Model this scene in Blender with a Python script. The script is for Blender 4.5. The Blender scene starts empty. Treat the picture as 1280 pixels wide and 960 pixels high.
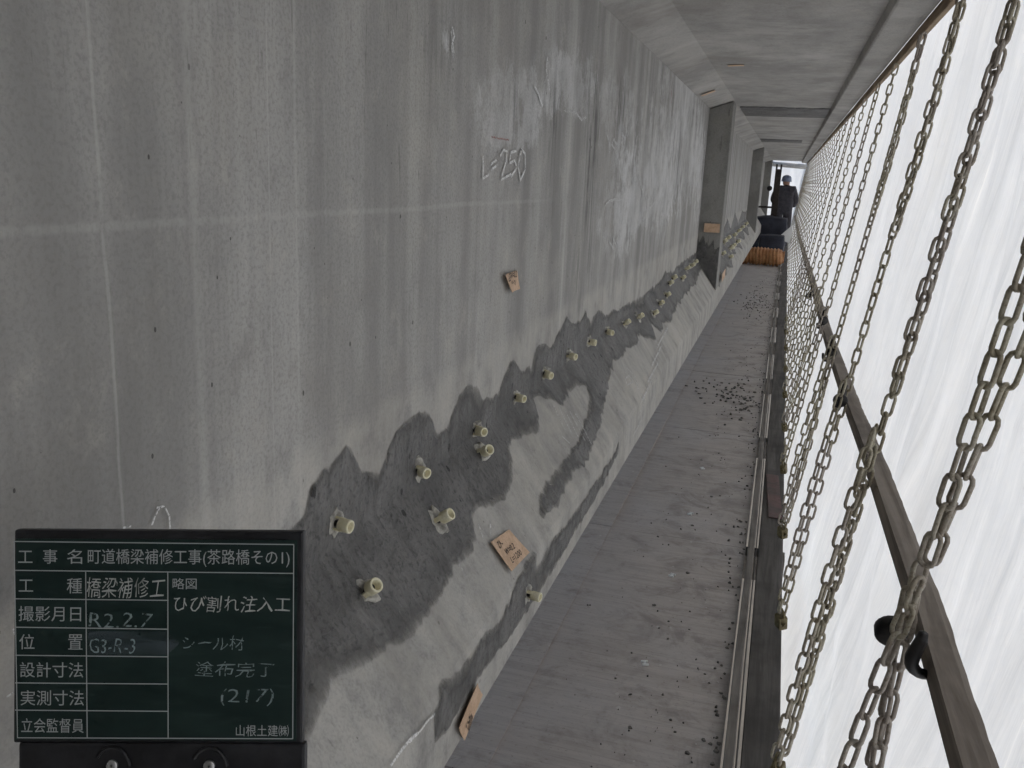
import bpy, bmesh, math, random
import numpy as np
from mathutils import Vector, Matrix

random.seed(7)
rng = np.random.default_rng(11)
scene = bpy.context.scene
col = scene.collection

# ------------------------------------------------------------------ camera
EYE = 1.55                                   # camera height above the scaffold floor
FOCAL = 1107.82                              # pixels, for a picture 1280 wide
R = np.array([[0.95550928, 0.10986692, -0.27373579],
              [0.29149033, -0.20977194, 0.93328941],
              [0.04511555, -0.97155802, -0.23246418]])
cam_data = bpy.data.cameras.new('camera')
cam_data.sensor_width = 36.0
cam_data.lens = FOCAL / 1280 * 36
cam_data.clip_start = 0.02
cam_data.clip_end = 2000
cam = bpy.data.objects.new('camera', cam_data)
col.objects.link(cam)
cam.matrix_world = Matrix((
    (R[0, 0], -R[0, 1], -R[0, 2], 0.0),
    (R[1, 0], -R[1, 1], -R[1, 2], 0.0),
    (R[2, 0], -R[2, 1], -R[2, 2], EYE),
    (0, 0, 0, 1)))
scene.camera = cam

# ------------------------------------------------------------------ sky, sun, exposure
SUN_EL, SUN_AZ = math.radians(32), math.radians(52)      # azimuth measured from +Y towards +X
world = bpy.data.worlds.new('World')
scene.world = world
world.use_nodes = True
wn = world.node_tree
sky = wn.nodes.new('ShaderNodeTexSky')
sky.sky_type = 'NISHITA'
sky.sun_disc = False
sky.sun_elevation = SUN_EL
sky.sun_rotation = SUN_AZ
wn.links.new(sky.outputs[0], wn.nodes['Background'].inputs[0])
wn.nodes['Background'].inputs[1].default_value = 0.12
sun_data = bpy.data.lights.new('sun', 'SUN')
sun_data.energy = 3.0
sun_data.angle = math.radians(0.5)
sun_data.color = (1.0, 0.975, 0.945)
sun = bpy.data.objects.new('sun', sun_data)
col.objects.link(sun)
sd_ = Vector((math.cos(SUN_EL) * math.sin(SUN_AZ), math.cos(SUN_EL) * math.cos(SUN_AZ), math.sin(SUN_EL)))
sun.rotation_euler = sd_.to_track_quat('Z', 'Y').to_euler()
sun.location = (30, 5, 30)
vs = scene.view_settings
vs.view_transform = 'Standard'
vs.look = 'None'
vs.exposure = 0.62
vs.gamma = 1.0
vs.use_curve_mapping = False
scene.cycles.use_denoising = True
scene.cycles.use_adaptive_sampling = True
scene.cycles.adaptive_threshold = 0.03
scene.cycles.adaptive_min_samples = 12
scene.cycles.max_bounces = 5
scene.cycles.diffuse_bounces = 4
scene.cycles.glossy_bounces = 2
scene.cycles.transmission_bounces = 5
scene.cycles.transparent_max_bounces = 12
scene.cycles.sample_clamp_indirect = 6

# ------------------------------------------------------------------ geometry helpers
def proj(p):
    c = R.T @ (np.asarray(p, float) - np.array([0, 0, EYE]))
    return c[0] / c[2] * FOCAL + 640, c[1] / c[2] * FOCAL + 480
def ray(x, y):
    return R @ np.array([x - 640.0, y - 480.0, FOCAL])
def on_plane(px, P0, n):
    r = ray(*px); P0 = np.asarray(P0, float) - np.array([0, 0, EYE])
    return r * (np.dot(n, P0) / np.dot(n, r)) + np.array([0, 0, EYE])
def on_floor(px, z=0.0):
    return on_plane(px, (0, 0, z), np.array([0, 0, 1.0]))
def on_x(px, x):
    return on_plane(px, (x, 0, 0), np.array([1.0, 0, 0]))
def on_y(px, y):
    return on_plane(px, (0, y, 0), np.array([0, 1.0, 0]))

def tag(o, label=None, cat=None, group=None, kind=None):
    if label: o['label'] = label
    if cat: o['category'] = cat
    if group: o['group'] = group
    if kind: o['kind'] = kind
    return o
def empty(name, loc=(0, 0, 0)):
    o = bpy.data.objects.new(name, None)
    o.empty_display_size = 0.05
    col.objects.link(o)
    o.location = loc
    return o
def mesh_obj(name, verts, faces, mat, parent=None, smooth=False, attrs=None):
    me = bpy.data.meshes.new(name)
    me.from_pydata([tuple(map(float, v)) for v in verts], [], [tuple(int(i) for i in f) for f in faces])
    if attrs:
        for k, v in attrs.items():
            a = me.attributes.new(k, 'FLOAT', 'POINT')
            a.data.foreach_set('value', np.asarray(v, np.float32))
    me.update()
    if smooth:
        me.polygons.foreach_set('use_smooth', [True] * len(me.polygons))
    if mat: me.materials.append(mat)
    o = bpy.data.objects.new(name, me)
    col.objects.link(o)
    if parent: o.parent = parent
    return o
def bm_obj(name, bm, mat, parent=None, smooth=False):
    me = bpy.data.meshes.new(name)
    bm.normal_update()
    bm.to_mesh(me); bm.free()
    if smooth:
        me.polygons.foreach_set('use_smooth', [True] * len(me.polygons))
    if mat: me.materials.append(mat)
    o = bpy.data.objects.new(name, me)
    col.objects.link(o)
    if parent: o.parent = parent
    return o
def add_box(bm, lo, hi, bevel=0.0, mat=None):
    vs_ = [bm.verts.new((x, y, z)) for z in (lo[2], hi[2]) for y in (lo[1], hi[1]) for x in (lo[0], hi[0])]
    fs = [bm.faces.new([vs_[i] for i in f]) for f in
          ((0, 2, 3, 1), (4, 5, 7, 6), (0, 1, 5, 4), (2, 6, 7, 3), (0, 4, 6, 2), (1, 3, 7, 5))]
    if bevel:
        es = list({e for f in fs for e in f.edges})
        bmesh.ops.bevel(bm, geom=es, offset=bevel, segments=2, profile=0.6, affect='EDGES')
    if mat is not None:
        bmesh.ops.transform(bm, matrix=mat, verts=[v for v in bm.verts if v.is_valid])
def tube_geo(pts, radii, n=8, cap=True, closed=False):
    """vertices and faces of a tube along a polyline"""
    pts = [Vector(p) for p in pts]
    m = len(pts)
    if not hasattr(radii, '__len__'): radii = [radii] * m
    verts, faces = [], []
    up = None
    for i, p in enumerate(pts):
        a = pts[(i - 1) % m] if (closed or i > 0) else p
        b = pts[(i + 1) % m] if (closed or i < m - 1) else p
        t = (b - a).normalized()
        if up is None:
            up = Vector((0, 0, 1)) if abs(t.z) < .9 else Vector((1, 0, 0))
        up = (up - t * up.dot(t)).normalized()
        s = t.cross(up)
        for k in range(n):
            w = 2 * math.pi * k / n
            verts.append(p + (up * math.cos(w) + s * math.sin(w)) * radii[i])
    for i in range(m if closed else m - 1):
        j = (i + 1) % m
        for k in range(n):
            l = (k + 1) % n
            faces.append((i * n + k, i * n + l, j * n + l, j * n + k))
    if cap and not closed:
        faces.append(tuple(range(n))[::-1])
        faces.append(tuple((m - 1) * n + k for k in range(n)))
    return verts, faces
def join_geo(parts):
    V, F = [], []
    for v, f in parts:
        o = len(V); V += list(v); F += [tuple(i + o for i in q) for q in f]
    return V, F
def fnoise(x, seed=0):
    """cheap smooth 1D noise built from sines"""
    r = np.random.default_rng(seed); y = np.zeros_like(np.asarray(x, float))
    for k in range(6):
        y = y + np.sin(np.asarray(x) * (1.0 + k * 1.7 + r.random()) + r.random() * 6.28) / (1 + .6 * k)
    return y / 2.5

# ------------------------------------------------------------------ material helpers
class NT:
    def __init__(s, name):
        s.m = bpy.data.materials.new(name); s.m.use_nodes = True
        s.t = s.m.node_tree; s.t.nodes.clear()
        s.out = s.t.nodes.new('ShaderNodeOutputMaterial')
        s._pos = None
    def n(s, typ, **kw):
        nd = s.t.nodes.new(typ)
        for k, v in kw.items(): setattr(nd, k, v)
        return nd
    def link(s, a, b): s.t.links.new(a, b)
    def put(s, sock, v):
        if hasattr(v, 'is_linked') or isinstance(v, bpy.types.NodeSocket): s.link(v, sock)
        else: sock.default_value = v
    def math(s, op, a, b=0.0, c=0.0, clamp=False):
        nd = s.n('ShaderNodeMath', operation=op, use_clamp=clamp)
        s.put(nd.inputs[0], a); s.put(nd.inputs[1], b); s.put(nd.inputs[2], c)
        return nd.outputs[0]
    def pos(s, scale=(1, 1, 1), off=(0, 0, 0)):
        if s._pos is None:
            s._pos = s.n('ShaderNodeNewGeometry').outputs['Position']
        m = s.n('ShaderNodeMapping'); s.link(s._pos, m.inputs[0])
        m.inputs['Scale'].default_value = scale; m.inputs['Location'].default_value = off
        return m.outputs[0]
    def objpos(s, scale=(1, 1, 1)):
        tc = s.n('ShaderNodeTexCoord'); m = s.n('ShaderNodeMapping'); s.link(tc.outputs['Object'], m.inputs[0])
        m.inputs['Scale'].default_value = scale
        return m.outputs[0]
    def noise(s, vec, scale=1.0, detail=4.0, rough=0.55, dist=0.0):
        nd = s.n('ShaderNodeTexNoise'); s.link(vec, nd.inputs['Vector'])
        nd.inputs['Scale'].default_value = scale; nd.inputs['Detail'].default_value = detail
        nd.inputs['Roughness'].default_value = rough; nd.inputs['Distortion'].default_value = dist
        return nd.outputs['Fac']
    def vor(s, vec, scale, feature='F1', rand=1.0):
        nd = s.n('ShaderNodeTexVoronoi', feature=feature); s.link(vec, nd.inputs['Vector'])
        nd.inputs['Scale'].default_value = scale; nd.inputs['Randomness'].default_value = rand
        return nd
    def ramp(s, fac, lo, hi, a=0.0, b=1.0, smooth=True):
        nd = s.n('ShaderNodeMapRange', interpolation_type='SMOOTHSTEP' if smooth else 'LINEAR')
        s.put(nd.inputs['Value'], fac)
        for k, v in (('From Min', lo), ('From Max', hi), ('To Min', a), ('To Max', b)): s.put(nd.inputs[k], v)
        return nd.outputs[0]
    def mix(s, fac, a, b):
        nd = s.n('ShaderNodeMix', data_type='RGBA')
        s.put(nd.inputs[0], fac)
        s.put(nd.inputs[6], a if not isinstance(a, tuple) else (*a, 1)); s.put(nd.inputs[7], b if not isinstance(b, tuple) else (*b, 1))
        return nd.outputs[2]
    def attr(s, name):
        nd = s.n('ShaderNodeAttribute', attribute_name=name); return nd.outputs['Fac']
    def sep(s, vec):
        nd = s.n('ShaderNodeSeparateXYZ'); s.link(vec, nd.inputs[0]); return nd.outputs
    def bump(s, h, strength=0.3, dist=0.01, normal=None):
        nd = s.n('ShaderNodeBump'); s.link(h, nd.inputs['Height'])
        nd.inputs['Strength'].default_value = strength; nd.inputs['Distance'].default_value = dist
        if normal: s.link(normal, nd.inputs['Normal'])
        return nd.outputs[0]
    def finish(s, color, rough=0.8, normal=None, metal=0.0, spec=0.5, **kw):
        b = s.n('ShaderNodeBsdfPrincipled')
        s.put(b.inputs['Base Color'], color if not isinstance(color, tuple) else (*color, 1))
        s.put(b.inputs['Roughness'], rough); s.put(b.inputs['Metallic'], metal)
        b.inputs['Specular IOR Level'].default_value = spec
        for k, v in kw.items(): s.put(b.inputs[k.replace('_', ' ')], v)
        if normal: s.link(normal, b.inputs['Normal'])
        s.link(b.outputs[0], s.out.inputs[0])
        return s.m

def concrete_nodes(s, base=(0.31, 0.298, 0.28), web=True):
    """weathered formed concrete: run-down streaks, blotches, air holes; returns colour, height"""
    streak = s.noise(s.pos((1.6, 6, .5) if web else (3.0, 1.3, .5)), 1.0, 4, .6, .3)
    fine = s.noise(s.pos((9, 42, 2.2)), 1.0, 3, .65)
    blotch = s.noise(s.pos((1.3, 1.3, 1.3), (3, 1, 7)), 1.0, 4, .62)
    grain = s.noise(s.pos((1, 1, 1)), 150, 2, .7)
    mott = s.noise(s.pos((1, 1, .8), (2, 6, 4)), 10.0, 5, .72)
    c = s.mix(s.ramp(streak, .3, .7), tuple((.68 if web else .8) * v for v in base), tuple(1.14 * v for v in base))
    c = s.mix(s.math('MULTIPLY', s.ramp(fine, .4, .68), .2 if web else .05), c, tuple(.68 * v for v in base))
    c = s.mix(s.math('MULTIPLY', s.ramp(mott, .5, .3), .5), c, tuple(.66 * v for v in base))
    c = s.mix(s.math('MULTIPLY', s.ramp(mott, .52, .72), .42), c, (base[0] * 1.28, base[1] * 1.24, base[2] * 1.18))
    c = s.mix(s.math('MULTIPLY', s.ramp(blotch, .52, .75), .5), c, (base[0] * 1.2, base[1] * 1.17, base[2] * 1.1))
    c = s.mix(s.math('MULTIPLY', s.ramp(blotch, .48, .28), .6), c, (base[0] * .72, base[1] * .695, base[2] * .67))
    c = s.mix(s.math('MULTIPLY', s.ramp(grain, .42, .7), .42), c, tuple(.52 * v for v in base))
    v1 = s.vor(s.pos((1, 1, .8)), 15)
    wv = s.n('ShaderNodeTexWhiteNoise'); s.link(v1.outputs['Position'], wv.inputs[0])
    hole = s.math('LESS_THAN', s.math('ADD', v1.outputs['Distance'], s.math('MULTIPLY', s.math('SUBTRACT', grain, .5), .05)), s.math('MULTIPLY', s.math('POWER', wv.outputs['Value'], 4.5), .075))
    v2 = s.vor(s.pos((1, 1, .6), (5, 2, 3)), 48)
    wv2 = s.n('ShaderNodeTexWhiteNoise'); s.link(v2.outputs['Position'], wv2.inputs[0])
    hole2 = s.math('LESS_THAN', v2.outputs['Distance'], s.math('MULTIPLY', s.math('POWER', wv2.outputs['Value'], 7.0), .14))
    hole = s.math('MAXIMUM', hole, hole2)
    c = s.mix(s.math('MULTIPLY', hole, .8), c, (.06, .058, .055))
    scab = s.noise(s.pos((30, 55, 5), (2, 7, 1)), 1.0, 4, .7)
    sc = s.math('MULTIPLY', s.ramp(scab, .62, .68), s.ramp(blotch, .48, .62))
    c = s.mix(s.math('MULTIPLY', sc, .55), c, (.1, .098, .095))
    if not web:
        veil = s.noise(s.pos((1.8, 2.2, 1.4), (8, 3, 1)), 1.0, 5, .66, .3)
        c = s.mix(s.math('MULTIPLY', s.ramp(veil, .5, .68), .4), c, tuple(1.45 * v for v in base))
    h = s.math('SUBTRACT', s.math('MULTIPLY', grain, .4), s.math('MULTIPLY', hole, 1.5))
    if web:
        p = s.sep(s.pos())
        wz = s.math('SUBTRACT', s.noise(s.pos((0, 0, 1.6), (4, 0, 0)), 1.0, 3, .55), .5)
        wy = s.math('MULTIPLY', s.math('SUBTRACT', blotch, .5), .02)
        # lift line and formwork joints (light grout lines)
        ln = s.ramp(s.math('ABSOLUTE', s.math('SUBTRACT', s.math('ADD', p[2], wy), EYE - .078)), .0015, .008, 1, 0)
        ln = s.math('MULTIPLY', ln, s.ramp(p[1], 2.3, 2.9, .22, 0))
        for yy, k, wd, am in ((.80, .34, .004, .07), (1.125, .28, .0025, 0), (.955, .22, .014, .05), (1.20, .25, .005, .04), (2.93, .25, .02, .05)):
            l2 = s.ramp(s.math('ABSOLUTE', s.math('SUBTRACT', s.math('ADD', p[1], s.math('MULTIPLY', wz, am)), yy)), wd * .2, wd, k, 0)
            ln = s.math('MAXIMUM', ln, l2)
        up = s.ramp(p[2], EYE - .64, EYE - .55)
        ln = s.math('MULTIPLY', s.math('MULTIPLY', ln, s.ramp(scab, .3, .6, .25, 1)), up)
        c = s.mix(ln, c, tuple(1.45 * v for v in base))
        # lime bloom and wet dark runs, placed by vertex masks
        en = s.noise(s.pos((9, 8, 7), (4, 4, 4)), 1.0, 6, .8)
        bl_ = s.attr('bloom')
        e = s.math('MULTIPLY', s.ramp(bl_, .04, .45), s.ramp(s.math('ADD', en, s.math('MULTIPLY', s.math('SUBTRACT', bl_, .6), .22)), .42, .56))
        e = s.math('MULTIPLY', e, s.math('MULTIPLY', s.ramp(mott, .34, .56, .5, 1), s.ramp(grain, .35, .6, 1, .65)))
        e = s.math('MULTIPLY', e, s.ramp(blotch, .35, .62, .35, 1))
        c = s.mix(s.math('MULTIPLY', e, .85, clamp=True), c, (.68, .68, .68))
        rn = s.noise(s.pos((10, 34, 2.6), (1, 2, 8)), 1.0, 4, .72)
        dk = s.math('MULTIPLY', s.attr('runs'), s.ramp(rn, .48, .58))
        c = s.mix(s.math('MULTIPLY', dk, .8, clamp=True), c, (.09, .09, .088))
        # pale ground arris and slope
        pl = s.math('MULTIPLY', s.attr('pale'), s.ramp(mott, .3, .6))
        c = s.mix(s.math('MULTIPLY', pl, .6), c, (base[0] * 1.42, base[1] * 1.38, base[2] * 1.3))
    return c, h

def make_concrete(name, base, web):
    s = NT(name)
    c, h = concrete_nodes(s, base, web)
    return s.finish(c, .95, s.bump(h, .4, .006), spec=.12)
CONC = (.398, .390, .373)
M = {}
M['girder'] = make_concrete('girder_concrete', CONC, True)
M['deck'] = make_concrete('deck_concrete', (.415, .402, .382), False)
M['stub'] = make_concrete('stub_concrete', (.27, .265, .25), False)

def make_mortar():
    s = NT('mortar')
    sd = s.attr('inside')                                   # metres inside the outline
    br = s.noise(s.pos((16, 46, 7)), 1.0, 5, .72)
    grit = s.noise(s.pos((1, 1, 1)), 85, 3, .75)
    tr = s.noise(s.pos((14, 30, 9)), 1.0, 5, .75, .6)
    lo = s.noise(s.pos((4, 4, 4)), 1.0, 5, .66)
    m = s.mix(s.ramp(lo, .34, .66), (.112, .110, .107), (.185, .181, .175))
    m = s.mix(s.math('MULTIPLY', s.ramp(tr, .52, .36), .55), m, (.085, .082, .079))
    m = s.mix(s.math('MULTIPLY', s.ramp(tr, .55, .72), .6), m, (.25, .245, .236))
    m = s.mix(s.math('MULTIPLY', s.ramp(grit, .5, .68), .6), m, (.04, .039, .038))
    pit = s.vor(s.pos((1, 1, .7)), 26)
    wv = s.n('ShaderNodeTexWhiteNoise'); s.link(pit.outputs['Position'], wv.inputs[0])
    hole = s.math('LESS_THAN', s.math('ADD', pit.outputs['Distance'], s.math('MULTIPLY', s.math('SUBTRACT', grit, .5), .3)), s.math('MULTIPLY', s.math('POWER', wv.outputs['Value'], 5.0), .26))
    m = s.mix(s.math('MULTIPLY', hole, .9), m, (.015, .015, .015))
    edge = s.math('ADD', sd, s.math('MULTIPLY', s.math('SUBTRACT', br, .42), .06))
    fac = s.ramp(edge, -.008, .024)
    soft = s.ramp(s.math('ADD', sd, s.math('MULTIPLY', s.math('SUBTRACT', lo, .56), .22)), -.03, .035, .5, 1)
    fac = s.math('MULTIPLY', s.math('MULTIPLY', fac, soft), s.ramp(sd, 0, .006))
    hh = s.math('ADD', s.math('MULTIPLY', grit, .6), s.math('MULTIPLY', tr, 1.3))
    b = s.n('ShaderNodeBsdfPrincipled'); s.link(m, b.inputs['Base Color']); b.inputs['Roughness'].default_value = .62; b.inputs['Specular IOR Level'].default_value = .35
    s.link(s.bump(hh, 1.0, .008), b.inputs['Normal'])
    t = s.n('ShaderNodeBsdfTransparent'); mx = s.n('ShaderNodeMixShader')
    s.link(fac, mx.inputs[0]); s.link(t.outputs[0], mx.inputs[1]); s.link(b.outputs[0], mx.inputs[2]); s.link(mx.outputs[0], s.out.inputs[0])
    return s.m
M['mortar'] = make_mortar()

def simple(name, a, b, scale=12, rough=.7, bump=.2, bdist=.003, stretch=(1, 1, 1), metal=0.0, spec=.4, world=False, detail=5):
    s = NT(name)
    v = s.pos(stretch) if world else s.objpos(stretch)
    n = s.noise(v, scale, detail, .65)
    c = s.mix(s.ramp(n, .32, .68), a, b)
    n2 = s.noise(v, scale * 6, 3, .7)
    c = s.mix(s.math('MULTIPLY', s.ramp(n2, .45, .7), .35), c, tuple(.55 * x for x in a))
    return s.finish(c, s.ramp(n, .3, .7, rough - .1, min(1, rough + .1)), s.bump(n2, bump, bdist), metal=metal, spec=spec)

M['plug'] = simple('cream_plastic', (.74, .68, .45), (.84, .80, .62), 60, .45, .15, .001)
M['adhesive'] = simple('grey_adhesive', (.22, .21, .19), (.62, .6, .54), 55, .6, .6, .003)
M['card'] = simple('kraft_card', (.52, .35, .23), (.66, .47, .33), 30, .8, .1, .001)
M['ink'] = simple('black_ink', (.012, .012, .012), (.03, .028, .025), 80, .7, 0)
M['black_plastic'] = simple('black_plastic', (.012, .012, .014), (.03, .03, .034), 14, .45, .25, .001)
M['dark_metal'] = simple('dark_metal', (.014, .013, .014), (.035, .032, .03), 40, .5, .3, .002, metal=.3)
M['clamp'] = simple('dirty_brass_clamp', (.10, .075, .035), (.22, .19, .11), 45, .55, .5, .002, metal=.4)
M['steel'] = simple('bright_screw', (.4, .4, .4), (.6, .6, .6), 60, .3, .1, .001, metal=.9)
M['white_scrap'] = simple('white_scrap', (.7, .7, .7), (.82, .82, .8), 40, .6, .1)
M['debris'] = simple('debris', (.06, .055, .05), (.22, .2, .18), 60, .9, .4, world=True)
M['duct'] = simple('duct_orange', (.30, .125, .045), (.46, .24, .11), 9, .6, .4, .004)
M['cloth_dark'] = simple('dark_cloth', (.035, .034, .042), (.075, .07, .08), 14, .9, .4, .006)
M['trousers'] = simple('trousers', (.03, .03, .04), (.06, .055, .06), 14, .9, .4, .006)
M['helmet'] = simple('helmet', (.16, .2, .3), (.25, .29, .38), 10, .35, 0)
M['skin'] = simple('skin', (.35, .2, .14), (.45, .27, .19), 14, .6, .1)
M['bag'] = simple('dark_bag', (.014, .016, .028), (.04, .042, .06), 6, .7, .5, .01)
M['ground'] = simple('ground_soil', (.12, .1, .075), (.2, .17, .13), .3, .95, .4, .05, world=True)

def make_galv():
    s = NT('galvanised_chain')
    n = s.noise(s.pos((1, 1, 1)), 26, 5, .65)
    n2 = s.noise(s.pos((1, 1, 1)), 190, 3, .7)
    big = s.noise(s.pos((1, 1, 1)), 3.1, 2, .5)
    c = s.mix(s.ramp(n, .3, .68), (.225, .19, .128), (.46, .43, .335))
    c = s.mix(s.math('MULTIPLY', s.ramp(big, .42, .62), .5), c, (.33, .285, .285))
    c = s.mix(s.math('MULTIPLY', s.ramp(n2, .5, .68), .6), c, (.13, .1, .06))
    return s.finish(c, .5, s.bump(n2, .4, .001), metal=.25, spec=.5)
M['galv'] = make_galv()

def make_wood(name, a, b, along='Y', world=True):
    s = NT(name)
    st = {'Y': (34, 1.6, 34), 'X': (1.6, 34, 34)}[along]
    v = s.pos(st) if world else s.objpos(st)
    g = s.noise(v, 1.0, 5, .65, .5)
    d = s.noise(s.pos((1, 1, 1)), 3.2, 5, .65)
    c = s.mix(s.ramp(g, .3, .7), a, b)
    c = s.mix(s.math('MULTIPLY', s.ramp(d, .45, .7), .5), c, tuple(.5 * x for x in a))
    return s.finish(c, .85, s.bump(g, .5, .004), spec=.25)
M['rail_wood'] = make_wood('rail_timber', (.16, .135, .112), (.30, .262, .225))
M['kerb_wood'] = make_wood('kerb_timber', (.13, .117, .105), (.235, .215, .195))
M['edge_wood'] = make_wood('edge_plank', (.075, .07, .066), (.15, .14, .132))
M['batten'] = make_wood('batten_timber', (.22, .16, .10), (.38, .29, .2))
M['post_wood'] = make_wood('post_timber', (.03, .025, .022), (.06, .05, .045))

def make_floor():
    s = NT('dirty_floor_panel')
    g = s.noise(s.pos((1.6, 30, 6)), 1.0, 4, .66, .4)
    g2 = s.noise(s.pos((6, 110, 6)), 1.0, 3, .65)
    d = s.noise(s.pos((1, 1, 1)), 1.7, 5, .62)
    dirt = s.noise(s.pos((1, 1, 1), (3, 3, 0)), 5.5, 5, .7, .6)
    c = s.mix(s.ramp(g, .3, .7), (.40, .36, .332), (.47, .425, .395))
    c = s.mix(s.math('MULTIPLY', s.ramp(g2, .5, .7), .4), c, (.24, .223, .218))
    c = s.mix(s.math('MULTIPLY', s.ramp(d, .42, .7), .55), c, (.48, .455, .445))
    c = s.mix(s.math('MULTIPLY', s.ramp(dirt, .54, .7), .5), c, (.24, .212, .195))
    p = s.sep(s.pos())
    lane = s.math('MULTIPLY', s.ramp(p[0], -.55, -.15), s.ramp(dirt, .46, .6))
    c = s.mix(s.math('MULTIPLY', lane, .4), c, (.2, .18, .168))
    c = s.mix(s.math('MULTIPLY', s.ramp(s.noise(s.pos((1, 1.3, 1), (6, 1, 0)), 9, 6, .72), .5, .72), .38), c, (.2, .172, .15))
    c = s.mix(s.math('MULTIPLY', s.ramp(s.noise(s.pos((1, 1, 1), (1, 9, 0)), 70, 3, .75), .58, .7), .35), c, (.14, .123, .112))
    gp = s.vor(s.pos((1, .7, 1), (2, 2, 0)), 30)
    wv = s.n('ShaderNodeTexWhiteNoise'); s.link(gp.outputs['Position'], wv.inputs[0])
    c = s.mix(s.math('MULTIPLY', s.math('LESS_THAN', gp.outputs['Distance'], s.math('MULTIPLY', s.math('POWER', wv.outputs['Value'], 6.0), .2)), .7), c, (.52, .5, .47))
    return s.finish(c, s.ramp(d, .3, .7, .6, .9), s.bump(s.math('ADD', g, s.math('MULTIPLY', d, 2.0)), .45, .008), spec=.25)
M['floor'] = make_floor()

def make_tarp():
    s = NT('white_tarpaulin')
    p = s.pos()
    st = s.noise(s.pos((.5, 60, .9)), 1.0, 3, .7)
    st2 = s.noise(s.pos((.4, 17, .5), (1, 8, 3)), 1.0, 3, .6)
    big = s.noise(s.pos((.6, 1.1, 1.0), (2, 2, 5)), 1.0, 3, .5)
    weave = s.noise(s.pos((1, 260, 30)), 1.0, 2, .6)
    c = s.mix(s.ramp(st, .38, .68), (.79, .805, .83), (.85, .86, .88))
    c = s.mix(s.math('MULTIPLY', s.ramp(weave, .4, .65), .22), c, (.68, .70, .735))
    c = s.mix(s.math('MULTIPLY', s.ramp(st, .64, .74), .7), c, (.95, .95, .95))
    c = s.mix(s.math('MULTIPLY', s.ramp(st2, .45, .7), .18), c, (.74, .755, .79))
    c = s.mix(s.math('MULTIPLY', s.ramp(big, .5, .75), .3), c, (.78, .76, .73))
    nrm = s.bump(s.math('ADD', st, s.math('MULTIPLY', st2, 1.2)), .14, .005)
    d = s.n('ShaderNodeBsdfDiffuse'); s.link(c, d.inputs[0]); s.link(nrm, d.inputs['Normal'])
    t = s.n('ShaderNodeBsdfTranslucent'); s.link(c, t.inputs[0]); s.link(nrm, t.inputs['Normal'])
    mx = s.n('ShaderNodeMixShader'); mx.inputs[0].default_value = .55
    s.link(d.outputs[0], mx.inputs[1]); s.link(t.outputs[0], mx.inputs[2])
    s.link(mx.outputs[0], s.out.inputs[0])
    return s.m
M['tarp'] = make_tarp()

def make_chalk(name, color, cover=.45):
    s = NT(name)
    n = s.noise(s.pos((1, 1, 1)), 210, 3, .7)
    n2 = s.noise(s.pos((1, 1, 1)), 40, 3, .6)
    k = s.math('MULTIPLY', s.ramp(n, cover - .1, cover + .1), s.ramp(n2, .25, .5, .35, 1))
    d = s.n('ShaderNodeBsdfDiffuse'); d.inputs[0].default_value = (*color, 1)
    t = s.n('ShaderNodeBsdfTransparent')
    mx = s.n('ShaderNodeMixShader'); s.link(k, mx.inputs[0]); s.link(t.outputs[0], mx.inputs[1]); s.link(d.outputs[0], mx.inputs[2])
    s.link(mx.outputs[0], s.out.inputs[0])
    return s.m
M['chalk'] = make_chalk('chalk', (.72, .72, .71), .42)
M['faint_chalk'] = make_chalk('faint_chalk', (.66, .66, .65), .47)
M['rusty_red'] = make_chalk('red_crayon', (.42, .2, .18), .5)
M['board_chalk'] = make_chalk('board_chalk', (.52, .54, .52), .33)
M['faded_chalk'] = make_chalk('faded_chalk', (.28, .35, .35), .40)

def make_board():
    s = NT('green_board')
    n = s.noise(s.objpos((3, 9, 3)), 3.0, 5, .65)
    n2 = s.noise(s.objpos((6, 30, 3)), 2.0, 4, .6, .5)
    c = s.mix(s.ramp(n, .35, .7), (.008, .022, .02), (.014, .034, .03))
    c = s.mix(s.math('MULTIPLY', s.ramp(n2, .55, .75), .3), c, (.05, .075, .075))
    return s.finish(c, s.ramp(n, .3, .7, .4, .6), None, spec=.35)
M['board'] = make_board()
s = NT('board_print'); M['print'] = s.finish((.42, .45, .45), .6)
s = NT('wiped_smear')
sn = s.noise(s.objpos((8, 40, 1)), 1.6, 4, .6)
d_ = s.n('ShaderNodeBsdfDiffuse'); d_.inputs[0].default_value = (.12, .15, .17, 1)
t_ = s.n('ShaderNodeBsdfTransparent'); mx_ = s.n('ShaderNodeMixShader')
s.link(s.ramp(sn, .3, .75, .1, .6), mx_.inputs[0]); s.link(t_.outputs[0], mx_.inputs[1]); s.link(d_.outputs[0], mx_.inputs[2]); s.link(mx_.outputs[0], s.out.inputs[0])
M['smear'] = s.m

# ------------------------------------------------------------------ setting: ground far below
g = mesh_obj('ground', [(-400, -400, -7), (400, -400, -7), (400, 400, -7), (-400, 400, -7)], [(0, 1, 2, 3)], M['ground'])
g['kind'] = 'structure'

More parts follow.
